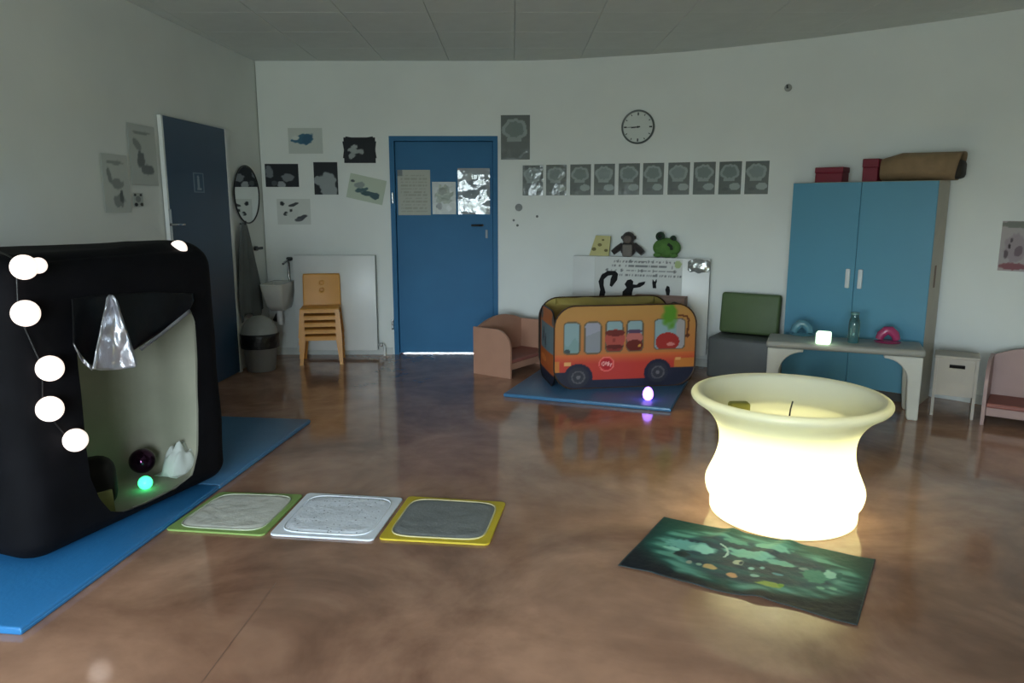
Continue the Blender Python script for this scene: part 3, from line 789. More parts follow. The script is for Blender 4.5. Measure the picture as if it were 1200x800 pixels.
# ------------------------------------------------------------------ stack of children's chairs
def child_chair():
    r = empty('child_chair')
    w, d, h = .35, .28, .265
    hw_ = w / 2
    seat = MB().rbox(-hw_, hw_, -d / 2, d / 2, h - .012, h, .005, 2)
    seat.box(-hw_ + .03, hw_ - .03, -d / 2, -d / 2 + .006, h - .04, h - .0115)
    seat.build('seat', M_ORANGE, r, smooth=40)
    tl = math.tan(math.radians(4.5))
    for sx in (-1, 1):
        for sy in (-1, 1):
            m = MB()
            z1_ = h - .012
            ox, oy = sx * hw_, sy * d / 2
            W1, W0 = .042, .03
            def q(z, dx, dy):
                k = (z1_ - z) * tl
                return (ox + sx * k - sx * dx, oy + sy * k - sy * dy, z)
            for (a_, b_) in (((0, 0), (1, 0)), ((0, 0), (0, 1))):
                th = .004
                def col(z, W):
                    if b_[0]: return [q(z, 0, 0), q(z, W, 0), q(z, W, th), q(z, 0, th)]
                    return [q(z, 0, th), q(z, th, th), q(z, th, W), q(z, 0, W)]
                A, B = col(z1_, W1), col(0, W0)
                m.add(A + B, [(0, 1, 2, 3), (7, 6, 5, 4)] + [(i, (i + 1) % 4, (i + 1) % 4 + 4, i + 4) for i in range(4)])
            m.build('leg', M_ORANGE, r)
    # backrest: thin curved panel, tilted back, with two holes
    tb = math.tan(math.radians(10)); NX, NZ = 24, 22; bw, bh = .345, .31
    zs0 = h - .02
    vs = []; fs = []
    for j in range(NZ + 1):
        for i in range(NX + 1):
            s, t = i / NX, j / NZ
            x = (s - .5) * bw; z = zs0 + t * bh
            if t > .9: x *= 1 - .04 * ((t - .9) / .1) ** 2
            vs.append((x, d / 2 + .004 + (z - h) * tb - .02 * (1 - (2 * s - 1) ** 2) * 0 + .012 * (1 - (2 * s - 1) ** 2), z))
    for j in range(NZ):
        for i in range(NX):
            s, t = (i + .5) / NX, (j + .5) / NZ
            if any(ell((s - .5) * bw, t * bh, 0, zc, .014, .018) < 1 for zc in (.155, .225)): continue
            q_ = j * (NX + 1) + i; fs.append((q_, q_ + 1, q_ + NX + 2, q_ + NX + 1))
    b = MB().add(vs, fs).build('backrest', M_ORANGE, r, smooth=50)
    md = b.modifiers.new('thickness', 'SOLIDIFY'); md.thickness = .007; md.offset = 0
    return r
cp = onz(378, 428)
base = child_chair()
words = ['bottom', 'second from bottom', 'middle', 'second from top', 'top']
for k in range(5):
    o = base if k == 0 else copy_tree(base)
    o.location = (cp.x - .035, cp.y + .17 - .002 * k, .0005 + .064 * k)
    o.rotation_euler = (0, 0, math.radians(9))
    tag(o, '%s orange plastic child chair of the stack by the radiator' % words[k], 'chair', 'stacked orange child chairs')

# ------------------------------------------------------------------ armchairs
def armchair(name, loc, rz, w, d, h, m, mseat, label):
    """faces local -y; width along x. Side panels with a rounded front corner, arched back, seat slab"""
    r = empty(name, loc, rz); tag(r, label, 'armchair')
    hh = h * .86
    side = [(d / 2, 0), (d / 2, hh)]
    for k in range(9):
        a_ = PI / 2 + k * PI / 16
        side.append((-d / 2 + .16 + .16 * math.cos(a_), hh - .16 + .16 * math.sin(a_)))
    side.append((-d / 2, 0))
    for s in (-1, 1):
        x0_, x1_ = sorted((s * w / 2, s * (w / 2 - .022)))
        MB().prism(side, x0_, x1_, 'x').build('side_panel', m, r, smooth=30)
    bk = [(-w / 2 + .023, .10), (w / 2 - .023, .10)]
    for k in range(13):
        s = 1 - 2 * k / 12
        bk.append((s * (w / 2 - .023), hh + (h - hh) * (1 - s * s)))
    MB().prism(bk, d / 2 - .05, d / 2 - .025, 'y').build('backrest', m, r, smooth=30)
    MB().rbox(-w / 2 + .023, w / 2 - .023, -d / 2 + .02, d / 2 - .051, .12, .15, .006, 1).build('seat', mseat, r)
    MB().rbox(-w / 2 + .023, w / 2 - .023, -d / 2 + .03, -d / 2 + .05, .06, .119, .004, 1).build('front_rail', m, r)
    return r
pf, pb = onz(598, 444), onz(555, 437)
dirf = (pf - pb); dlen = dirf.length; dirf.normalize()
acr = math.atan2(dirf.x, -dirf.y)               # local -y maps to (sin rz, -cos rz)
side_n = Vector((dirf.y, -dirf.x, 0))
if side_n.y > 0: side_n = -side_n
AW = .68
cen = (pf + pb) / 2 - side_n * (AW / 2)
armchair('armchair', (cen.x, cen.y, 0), acr, AW, dlen, .48, M_PINK, M_PINKSEAT, 'peach armchair with arched back between blue door and play bus')
armchair('armchair', (3.50, 4.83, 0), math.radians(-36), .62, .38, .50, M_PALEPINK, M_PINKSEAT, 'pale pink armchair at the right edge under the calendar')

# ------------------------------------------------------------------ foam bench seat
fl = onz(827, 441)
bq = empty('foam_seat', (fl.x, fl.y, 0), math.radians(-33)); tag(bq, 'grey foam seat with green backrest beside the blue cabinet', 'seat')
M_FOAM = mat('dark_grey_vinyl', (88, 92, 92), .5, var=.06); M_FOAMG = mat('olive_green_vinyl', (84, 104, 66), .55, var=.06)
zs_ = .35
MB().rbox(0, .54, 0, .36, 0.0, zs_, .025, 3).build('seat_block', M_FOAM, bq, smooth=45)
Mb = Matrix.Translation((.02, .22, zs_ + .001)) @ Matrix.Rotation(math.radians(-7), 4, 'X')
MB().rbox(0, .50, 0, .09, .012, .36, .025, 3, M=Mb).build('backrest', M_FOAMG, bq, smooth=45)

# ------------------------------------------------------------------ blue cabinet
CW, CD, CH = 1.02, .34, 1.62
cdir = Vector((2.97 - 2.2, 5.33 - 6.0, 0)).normalized(); cang = math.atan2(cdir.y, cdir.x)
cb = empty('cupboard', (2.2, 6.0, 0), cang); tag(cb, 'tall light blue two-door cupboard against the curved wall', 'cupboard')
m = MB()
m.box(0, .018, .02, CD, 0, CH); m.box(CW - .018, CW, .02, CD, 0, CH); m.box(.018, CW - .018, .02, CD, CH - .018, CH); m.box(.018, CW - .018, .02, CD, .07, .088); m.box(.018, CW - .018, CD - .008, CD, .088, CH - .018)
m.build('carcass', M_BEIGE, cb)
MB().box(.02, CW - .02, .05, .068, 0, .069).build('plinth', mat('dark_plinth', (70, 68, 64), .6), cb)
gap = .003
for s, x0_, x1_ in ((0, .002, CW / 2 - gap / 2), (1, CW / 2 + gap / 2, CW - .002)):
    dr = MB().rbox(x0_, x1_, 0, .018, .075, CH - .004, .002, 1).build('door', M_CAB, cb)
    hx = CW / 2 + (-.045 if s == 0 else .045)
    MB().rbox(hx - .016, hx + .016, -.022, -.001, .83, .975, .006, 2).build('handle', mat('pale_handle', (216, 220, 220), .35), dr, smooth=40)
M_HINGE = mat('brown_tape', (120, 96, 78), .6)
MB().box(CW + .0005, CW + .003, .12, .16, .86, 1.02).build('edge_label', M_HINGE, cb)
def cab_top(u, v, depth):
    p = onplane(u, v, cb.location + Vector((-cdir.y, cdir.x, 0)) * depth, Vector((cdir.y, -cdir.x, 0)))
    q_ = p - cb.location
    return q_.dot(cdir), p.z
def on_cab(x, depth): return cb.location + cdir * x + Vector((-cdir.y, cdir.x, 0)) * depth + Vector((0, 0, CH + .001))
M_RED = mat('dark_red_box', (118, 20, 42), .5, var=.05)
def lidbox(name, u0, u1, v0, label, dpt, dd):
    xa, _ = cab_top(u0, 212, dpt); xb, _ = cab_top(u1, 212, dpt); _, zt_ = cab_top((u0 + u1) / 2, v0, dpt)
    r = empty(name, on_cab((xa + xb) / 2, dpt + dd / 2), cang); tag(r, label, 'box')
    w_ = (xb - xa) / 2; hgt = zt_ - CH
    MB().rbox(-w_ + .004, w_ - .004, -dd / 2 + .004, dd / 2 - .004, 0, hgt * .62, .003, 1).build('body', M_RED, r)
    MB().rbox(-w_, w_, -dd / 2, dd / 2, hgt * .62, hgt, .004, 1).build('lid', M_RED, r)
lidbox('red_box', 954, 987, 196, 'small dark red box alone on the cupboard top', .05, .16)
lidbox('red_box', 1009, 1028, 186, 'dark red box beside the brown paper bag', .05, .14)
xa, _ = cab_top(1030, 200, .1); xb, _ = cab_top(1121, 200, .1); _, zt_ = cab_top(1075, 179, .1)
bag = empty('paper_bag', on_cab(0, .07), cang); tag(bag, 'brown paper bag lying on its side on the cupboard', 'bag')
bag.location = on_cab((xa + xb) / 2 + .012, .17)
hb_ = zt_ - CH; bl = (xb - xa) / 2
vs = []; fs = []
NB, NR = 16, 24
for i in range(NB + 1):
    t = i / NB; x = -bl + 2 * bl * t
    ry_ = .115 * (.82 + .18 * min(1, t * 4)); rz_ = hb_ / 2 * (.8 + .2 * min(1, t * 4))
    for k in range(NR):
        a_ = 2 * PI * k / NR
        cx_ = math.copysign(abs(math.cos(a_)) ** .7, math.cos(a_)); sz_ = math.copysign(abs(math.sin(a_)) ** .7, math.sin(a_))
        wob = .006 * nz(x * 12, a_ * 1.3, 4)
        vs.append((x + .02 * sz_ * t, cx_ * (ry_ + wob), rz_ + sz_ * (rz_ + wob * .4) + .006 * (1 - t)))
for i in range(NB):
    for k in range(NR): fs.append((i * NR + k, i * NR + (k + 1) % NR, (i + 1) * NR + (k + 1) % NR, (i + 1) * NR + k))
fs.append(tuple(range(NR)))
zmin = min(v[2] for v in vs); vs = [(x, y, z - zmin) for x, y, z in vs]
pb_ = MB().add(vs, fs).build('bag_body', mat('kraft_paper', (136, 112, 82), .75, var=.15, scale=12, bump=.4, bscale=25), bag, smooth=50)
md = pb_.modifiers.new('thickness', 'SOLIDIFY'); md.thickness = .004; md.offset = -1
MB().rbox(bl - .10, bl + .025, -.085, .085, .012, hb_ * .72, .03, 2).build('opening_shade', mat('opening_shade', (40, 34, 26), .8), bag, smooth=45)  # block coloured dark for the shade inside the bag's open end
MB().rbox(-bl - .012, -bl - .002, -.05, .05, hb_ * .25, hb_ * .75, .004, 2).build('white_label', mat('bag_label', (190, 170, 165), .6), bag)

# ------------------------------------------------------------------ low table and things on it
TZ = .49
tL, tR = onz(898, 399, TZ), onz(1086, 411, TZ)
tdir = (tR - tL); TW = tdir.length; tdir.normalize(); tang = math.atan2(tdir.y, tdir.x); TD = .36
tn = Vector((-tdir.y, tdir.x, 0))
tb_ = empty('low_table', (tL.x, tL.y, 0), tang); tag(tb_, 'low grey plastic play table with arched legs before the cupboard', 'table')
MB().rbox(0, TW, 0, TD, TZ - .05, TZ, .018, 3).build('table_top', mat('grey_table_top', (158, 158, 150), .45, var=.06), tb_, smooth=40)
def arch_leg(x_out, sgn, y0_):
    poly = [(0, 0), (0, TZ - .0505), (.24, TZ - .0505)]
    for k in range(9):
        a_ = PI / 2 + k * PI / 16
        poly.append((.24 + .155 * math.cos(a_), TZ - .0505 - .02 - .155 + .155 * math.sin(a_) ))
    poly += [(.085, TZ - .26), (.072, .015), (.062, 0)]
    m_ = MB().prism([(x_out + sgn * a_, b_) for a_, b_ in poly], y0_, y0_ + .055, 'y')
    return m_
for xo, sg in ((.012, 1), (TW - .012, -1)):
    for yy in (.006, TD - .061):
        lg = arch_leg(xo, sg, yy).build('leg', M_TABLE, tb_, smooth=35)
        bv = lg.modifiers.new('bevel', 'BEVEL'); bv.width = .008; bv.segments = 2; bv.limit_method = 'ANGLE'
def on_table(u, v): return onz(u, v, TZ + .0005)
lc = on_table(968, 404)
co = MB().rbox(-.048, .048, -.048, .048, 0, .085, .014, 3).build('light_cube', mat('cube_glow', (235, 250, 230), .4, emit=(214, 255, 214), estr=2.2), smooth=50)
co.location = lc + Vector((0, .05, 0)); co.rotation_euler = (0, 0, tang - .1); tag(co, 'glowing white light cube on the low table', 'lamp')
def mushroom(name, u, v, col, label, tr):
    p = on_table(u, v)
    r = empty(name, p + Vector((0, .05, 0)), tang); tag(r, label, 'toy')
    mm = mat(name + '_plastic', col, .25, trans=tr, var=.06)
    MB().lathe([(.085, 0), (.09, .006), (.06, .012), (.0001, .012)], 28, cap1=False).build('saucer', mm, r, smooth=40)
    MB().tube([(-.055, 0, .018), (-.045, 0, .05), (-.012, 0, .082), (.012, 0, .084), (.045, 0, .055), (.058, 0, .018)], [.026, .03, .032, .032, .03, .026], 12).build('arch', mm, r, smooth=50)
    MB().sphere((.0, .0, .082), .03, .03, .02, 16, 10).build('knob', mm, r, smooth=50)
mushroom('pale_blue_toy', 942, 393, (116, 172, 190), 'pale blue arched plastic toy on a saucer left of the light cube', .45)
mushroom('pink_toy', 1044, 402, (182, 66, 112), 'pink arched plastic toy on a saucer on the low table', .15)
p = on_table(1004, 403)
bt = empty('bottle', p + Vector((0, .06, 0)), tang); tag(bt, 'slim translucent green bottle between light cube and pink toy', 'bottle')
MB().lathe([(.036, 0), (.038, .006), (.038, .13), (.034, .16), (.026, .18), (.026, .20)], 24).build('body', mat('green_clear_plastic', (150, 190, 182), .08, trans=.95, var=.03), bt, smooth=40)
MB().lathe([(.029, .201), (.029, .216)], 16).build('cap', mat('teal_cap', (88, 130, 128), .4), bt, smooth=40)

# ------------------------------------------------------------------ stool beside the cupboard
sl, sr = Vector((2.935, 5.10, 0)), Vector((3.16, 4.97, 0))
sd = (sr - sl); SW = sd.length; sd.normalize()
st = empty('step_stool', sl, math.atan2(sd.y, sd.x)); tag(st, 'small beige stool with a hand slot beside the cupboard', 'stool')
M_STOOL = mat('beige_ply', (176, 168, 156), .55, var=.05)
SH, SD = .43, .22
MB().box(0, .018, 0, SD, 0, SH - .019).build('side_panel', M_STOOL, st)
MB().box(SW - .018, SW, 0, SD, 0, SH - .019).build('side_panel', M_STOOL, st)
MB().rbox(-.006, SW + .006, -.006, SD, SH - .018, SH, .004, 1).build('top', M_STOOL, st)
fp = MB(); z0_, z1_ = .15, SH - .0185; a_, b_ = SW * .34, SW * .70; s0_, s1_ = SH - .085, SH - .06
fp.box(.019, SW - .019, .004, .02, z0_, s0_); fp.box(.019, SW - .019, .004, .02, s1_, z1_); fp.box(.019, a_, .004, .02, s0_, s1_); fp.box(b_, SW - .019, .004, .02, s0_, s1_)
fp.build('front_panel', M_STOOL, st)
MB().box(.019, SW - .019, SD - .02, SD - .004, .15, SH - .0185).build('rear_panel', mat('dark_ply', (60, 54, 50), .7), st)

# ------------------------------------------------------------------ blue mats
def mat_slab(name, p0, dx, dy, w, d, m, label, th=.03):
    r = empty(name, p0, math.atan2(dx.y, dx.x)); tag(r, label, 'mat', 'blue gym mats')
    MB().rbox(0, w, 0, d, .0, th, .008, 3).build('cover', m, r, smooth=45)
    sm_ = MB().tube([(.004, .004, th * .5), (w - .004, .004, th * .5), (w - .004, d - .004, th * .5), (.004, d - .004, th * .5)], .0055, 6, closed=True).build('piping', mat(m.name + '_piping', (70, 160, 220), .4), r, smooth=45)
    return r
mA, mJ, mB = onz(25, 745), onz(250, 574), onz(364, 496)
md1 = (mB - mA).normalized(); mx = Vector((md1.y, -md1.x, 0))          # mx points right (+x)
mw_ = .86
l1 = (mJ - mA).dot(md1); l2 = (mB - mA).dot(md1)
mat_slab('gym_mat', mA - mx * mw_, mx, md1, mw_, l1 - .003, M_MAT, 'bright blue gym mat under the near side of the black tent')
mat_slab('gym_mat', mA + md1 * (l1 + .003) - mx * mw_, mx, md1, mw_, l2 - l1 - .003, M_MATDARK, 'blue gym mat under the far side of the black tent')
C0, C1 = onz(590, 465), onz(786, 483)
bd_ = (C1 - C0); bW = bd_.length; bd_.normalize(); bn_ = Vector((-bd_.y, bd_.x, 0))
mat_slab('gym_mat', C0, bd_, bn_, bW, 1.1, M_MATDARK, 'slate blue gym mat under the orange play bus')

# ------------------------------------------------------------------ play bus (pop-up nylon)
A_ = Vector((.325, 5.70, .031)); B_ = Vector((1.46, 5.88, .031))
bu = (B_ - A_); BL = bu.length; bu.normalize(); bua = math.atan2(bu.y, bu.x)
BH, BD = .655, .61
bus = empty('play_bus', A_, bua); tag(bus, 'orange pop-up play bus printed with windows and wheels', 'play tent')
def rr_poly(w, h, r, n=8):
    out = []
    for cx, cy, a0 in ((w - r, h - r, 0), (r, h - r, PI / 2), (r, r, PI), (w - r, r, 1.5 * PI)):
        for k in range(n + 1):
            a_ = a0 + k * PI / 2 / n; out.append((cx + r * math.cos(a_), cy + r * math.sin(a_)))
    return out
SK = (148, 176, 180)
def rrect(x, y, x0, x1, y0, y1, r):
    dx = max(x0 + r - x, x - (x1 - r), 0); dy = max(y0 + r - y, y - (y1 - r), 0)
    return r - math.hypot(dx, dy) if dx or dy else r + min(x - x0 - r, x1 - r - x, y - y0 - r, y1 - r - y)
def seg(x, y, ax, ay, bx, by):
    t = max(0, min(1, ((x - ax) * (bx - ax) + (y - ay) * (by - ay)) / ((bx - ax) ** 2 + (by - ay) ** 2)))
    return math.hypot(x - ax - t * (bx - ax), y - ay - t * (by - ay))
LOGO = [(383, 440, 374, 446), (374, 446, 374, 458), (374, 458, 384, 464), (384, 464, 390, 452), (390, 452, 386, 441), (386, 441, 380, 443),
        (394, 464, 396, 440), (396, 440, 404, 446), (404, 446, 397, 452), (408, 445, 409, 461), (409, 461, 416, 459), (414, 440, 416, 462), (420, 450, 426, 460), (434, 444, 424, 470)]
def bus_side(s, t):
    x, y = 100 + s * 825, 600 - t * 495
    c = mixc((198, 146, 78), (204, 124, 66), (y - 150) / 250)
    if y > 392: c = mixc((226, 122, 62), (206, 66, 52), (y - 392) / 60)
    if y > 430 and (x > 800 or x < 130): c = (214, 132, 60)
    if 160 < x < 195 and 440 < y < 460 or 805 < x < 838 and 425 < y < 442: c = (240, 176, 110)
    if y > 548: c = (40, 46, 66)
    if x < 190 and y > 500 or x > 760 and y > 488: c = (38, 42, 62)
    for (x0, x1, y0, y1) in ((150, 250, 198, 393), (268, 370, 198, 393), (390, 496, 193, 385), (512, 613, 193, 385), (672, 862, 190, 380)):
        k = rrect(x, y, x0, x1, y0, y1, 28)
        if k > 0: c = (112, 98, 74)
        if k > 8:
            c = SK if x0 != 268 else (150, 154, 160)
            if x0 == 150:
                if y > 320 + 25 * math.sin(x * .08): c = (136, 168, 166)
                if ell(x, y, 175, 375, 18, 16) < 1: c = (70, 82, 84)
            if x0 == 268 and y < 290 - (x - 268) * .4: c = (168, 168, 182)
            if x0 == 390 and ell(x, y, 445, 340, 70, 80) < 1: c = (142, 50, 42)
            if x0 == 512 and ell(x, y, 558, 350, 60, 70) < 1: c = (120, 42, 34)
            if x0 == 672:
                if x > 805: c = (178, 172, 170)
                if ell(x, y, 755, 330, 72, 56) < 1: c = (176, 52, 46)
                if ell(x, y, 775, 345, 24, 10) < 1: c = (226, 140, 130)
    if ell(x, y, 447, 305, 58, 58) < 1: c = (186, 84, 72)                   # round faces in the middle windows
    if ell(x, y, 447, 268, 58, 20) < 1: c = (120, 44, 38)
    if ell(x, y, 440, 312, 10, 12) < 1: c = (152, 60, 52)
    if ell(x, y, 445, 350, 50, 14) < 1: c = (104, 34, 28)
    if ell(x, y, 560, 298, 48, 38) < 1: c = (196, 112, 104)
    if ell(x, y, 560, 262, 46, 12) < 1: c = (96, 70, 96)
    if ell(x, y, 560, 345, 48, 34) < 1: c = (110, 36, 28)
    if ell(x, y, 590, 348, 8, 9) < 1: c = (222, 160, 70)
    kk = ell(x, y, 765, 170, 52, 95) + .35 * nz(x * .03, y * .03)
    if kk < 1: c = mixc(c, (92, 150, 40), min(1, (1 - kk) * 2.2))            # leafy stalk
    for q in ((820, 172, 868, 180), (868, 180, 880, 205), (880, 205, 872, 300)):
        if seg(x, y, *q) < 6: c = (112, 60, 30)
    if ell(x, y, 875, 295, 13, 14) < 1: c = (100, 52, 28)
    for wx_, wy_ in ((240, 530), (705, 515)):
        k = math.hypot(x - wx_, y - wy_)
        if k < 82: c = (40, 42, 62)
        if k < 62: c = (52, 54, 66)
        if k < 40: c = (104, 100, 104)
        if k < 32: c = (60, 60, 68)
        if k < 12: c = (120, 116, 118)
    c = tuple(q * .9 for q in c)
    k = math.hypot(x - 401, y - 453)
    if k < 45: c = (228, 120, 108)
    if k < 40: c = (206, 62, 56)
    if k < 34: c = (172, 26, 34)
    if k < 34 and any(seg(x, y, *q) < 2.6 for q in LOGO): c = (232, 170, 160)
    return c
def panel(name, w, h, r, fn, M, m, nx=150, ny=90, bow=.012, wire=True):
    """rounded printed panel in local xz, bowed slightly outwards (-y)"""
    vs = []; cs = []; fs = []
    for j in range(ny + 1):
        for i in range(nx + 1):
            s, t = i / nx, j / ny
            x, z = s * w, t * h
            # squeeze the grid into the rounded outline
            if z < r: k = r - math.sqrt(max(0, r * r - (r - z) ** 2))
            elif z > h - r: k = r - math.sqrt(max(0, r * r - (z - h + r) ** 2))
            else: k = 0
            x = k + s * (w - 2 * k)
            vs.append(M @ Vector((x, -bow * math.sin(PI * s) * math.sin(PI * t), z))); cs.append(lin(fn(x / w, t)))
    for j in range(ny):
        for i in range(nx):
            q = j * (nx + 1) + i; fs.append((q, q + 1, q + nx + 2, q + nx + 1))
    me = bpy.data.meshes.new(name); me.from_pydata([tuple(v) for v in vs], [], fs)
    at = me.color_attributes.new('print', 'FLOAT_COLOR', 'POINT')
    at.data.foreach_set('color', [x for c in cs for x in (c[0], c[1], c[2], 1.0)])
    for p_ in me.polygons: p_.use_smooth = True
    me.materials.append(m)
    o = bpy.data.objects.new(name, me); COL.objects.link(o); o.parent = bus
    sd_ = o.modifiers.new('thickness', 'SOLIDIFY'); sd_.thickness = .002
    if wire:
        MB().tube([M @ Vector((x, -.002, z)) for x, z in rr_poly(w, h, r)], .006, 6, closed=True).build('wire_rim', M_BLACK if name != 'side_panel' else mat('dark_brown_piping', (62, 40, 20), .6), o, smooth=50)
    return o
panel('side_panel', BL, BH, .17, bus_side, Matrix.Identity(4), M_NYLON)
def bus_back(s, t): return mixc((150, 96, 44), (176, 158, 84), (t - .6) * 3)
panel('side_panel', BL, BH - .005, .17, bus_back, Matrix.Translation((0, BD, 0)), M_NYLON, 40, 30, bow=-.012)
def bus_end(s, t):
    c = mixc((196, 92, 44), (206, 120, 54), t)
    if .42 < t < .8 and .08 < s < .92:
        c = (118, 142, 150)
        if ell(s, t, .3, .62, .05, .1) < 1 or ell(s, t, .45, .55, .04, .1) < 1: c = (54, 66, 76)
    if t < .16: c = (36, 40, 58)
    if ell(s, t, .3, .3, .2, .05) < 1: c = (228, 130, 60)
    if ell(s, t, .88, .88, .09, .08) < 1 or ell(s, t, .12, .88, .09, .08) < 1: c = (110, 104, 98)
    return c
ML = Matrix.Translation((.012, BD - .012, 0)) @ Matrix.Rotation(-PI / 2, 4, 'Z')
panel('end_panel', BD - .024, BH - .05, .15, bus_end, ML, M_NYLON, 50, 50)
MR = Matrix.Translation((BL - .012, .012, 0)) @ Matrix.Rotation(PI / 2, 4, 'Z')
panel('end_panel', BD - .024, BH - .05, .15, bus_end, MR, M_NYLON, 50, 50)
MB().box(.1, BL - .1, .02, BD - .02, .0, .01).build('floor_sheet', mat('navy_nylon', (34, 38, 58), .6), bus)
# sagging roof cloth between the two long sides, open along the middle
for yy, sgn in ((.016, 1), (BD - .016, -1)):
    vs = []; fs = []
    for j in range(7):
        for i in range(41):
            s, t = i / 40, j / 6
            x = .14 + s * (BL - .28)
            vs.append((x, yy + sgn * .14 * t * math.sin(PI * s) ** .5, BH - .012 - .05 * t * t - .012 * nz(s * 5, t * 2)))
    for j in range(6):
        for i in range(40):
            q = j * 41 + i; fs.append((q, q + 1, q + 42, q + 41))
    o = MB().add(vs, fs).build('roof_flap', mat('olive_nylon', (164, 146, 76), .6, var=.15, scale=5), bus, smooth=60)
    sd_ = o.modifiers.new('thickness', 'SOLIDIFY'); sd_.thickness = .002
# egg lamp on the mat
ep = onz(760, 470, .031)
eg = MB().lathe([(.0001, 0), (.018, .002), (.034, .018), (.04, .042), (.036, .068), (.024, .09), (.010, .100), (.0001, .102)], 28, cap0=False, cap1=False).build('egg_lamp', mat('egg_glow', (235, 205, 250), .3, emit=(165, 110, 255), estr=4.5), smooth=60)
eg.location = ep + Vector((0, .03, 0)); tag(eg, 'glowing lilac egg lamp on the mat in front of the bus', 'lamp')

# ------------------------------------------------------------------ glowing tub
def tub_material(name, rgb, tl=.5):
    m = bpy.data.materials.new(name); m.use_nodes = True
    nt = m.node_tree; nt.nodes.clear()
    o = nt.nodes.new('ShaderNodeOutputMaterial'); d = nt.nodes.new('ShaderNodeBsdfDiffuse'); t = nt.nodes.new('ShaderNodeBsdfTranslucent'); g = nt.nodes.new('ShaderNodeBsdfGlossy')
    tc = nt.nodes.new('ShaderNodeTexCoord'); n = nt.nodes.new('ShaderNodeTexNoise'); n.inputs['Scale'].default_value = 3
    r = nt.nodes.new('ShaderNodeValToRGB'); c = lin(rgb)
    r.color_ramp.elements[0].color = tuple(x * .97 for x in c) + (1,); r.color_ramp.elements[1].color = c + (1,)
    nt.links.new(tc.outputs['Object'], n.inputs['Vector']); nt.links.new(n.outputs['Fac'], r.inputs[0])
    for q in (d, t): nt.links.new(r.outputs[0], q.inputs[0])
    g.inputs['Roughness'].default_value = .35
    x = nt.nodes.new('ShaderNodeMixShader'); x.inputs[0].default_value = tl
    nt.links.new(d.outputs[0], x.inputs[1]); nt.links.new(t.outputs[0], x.inputs[2])
    x2 = nt.nodes.new('ShaderNodeMixShader'); x2.inputs[0].default_value = .04
    nt.links.new(x.outputs[0], x2.inputs[1]); nt.links.new(g.outputs[0], x2.inputs[2])
    nt.links.new(x2.outputs[0], o.inputs[0])
    return m
M_TUB = tub_material('translucent_polyethylene', (246, 246, 226))
TX, TY = 1.295, 3.41
tub = empty('light_tub', (TX, TY, 0)); tag(tub, 'large glowing cream light tub with flared rim on the floor', 'light table')
prof = [(.325, 0), (.335, .012), (.336, .06), (.338, .075), (.352, .095), (.361, .13), (.358, .16), (.342, .20), (.322, .25), (.309, .30), (.305, .345), (.309, .39), (.322, .43), (.346, .47), (.378, .505), (.412, .53), (.436, .547), (.445, .562), (.442, .576), (.430, .585), (.415, .586)]
def smooth_prof(p, n=3):
    out = []
    for i in range(len(p) - 1):
        p0, p1, p2, p3 = p[max(i - 1, 0)], p[i], p[i + 1], p[min(i + 2, len(p) - 1)]
        for k in range(n):
            t = k / n
            out.append(tuple(.5 * (2 * b + (c_ - a) * t + (2 * a - 5 * b + 4 * c_ - d) * t * t + (3 * b - a - 3 * c_ + d) * t ** 3) for a, b, c_, d in zip(p0, p1, p2, p3)))
    return out + [p[-1]]
MB().lathe(smooth_prof(prof), 96, cap0=False, cap1=False).build('body', M_TUB, tub, smooth=60)
inner = [(.415, .5855), (.395, .580), (.375, .562), (.350, .53), (.328, .495), (.312, .468), (.29, .455), (.2, .45), (.0001, .45)]
MB().lathe(smooth_prof(inner), 96, cap0=False, cap1=False).build('bowl', tub_material('milky_polyethylene', (246, 246, 226), .18), tub, smooth=60)
MB().lathe([(.0001, .002), (.30, .002), (.324, .006)], 64, cap0=False, cap1=False).build('base_plate', mat('tub_base', (235, 235, 225), .6), tub)
bl_ = bpy.data.lights.new('tub_lamp', 'POINT'); bl_.energy = 12; bl_.color = (1.0, .93, .57); bl_.shadow_soft_size = .10
blo = bpy.data.objects.new('tub_lamp', bl_); COL.objects.link(blo); blo.parent = tub; blo.location = (0, 0, .16)
# odds and ends lying in the tub
p = Vector((TX - .19, TY + .13, .459))
o = MB().rbox(-.05, .05, -.03, .03, 0, .05, .015, 3).build('yellow_block', mat('olive_yellow', (182, 176, 84), .5), smooth=50); o.location = p; tag(o, 'olive yellow block lying inside the glowing tub', 'toy')
p = Vector((TX + .0, TY - .02, .452))
o = MB().tube([(0, 0, .004), (.004, 0, .06), (.012, 0, .10)], .0035, 6).build('thin_stick', M_DARK, smooth=50); o.location = p; tag(o, 'thin dark stick standing up inside the glowing tub', 'stick')

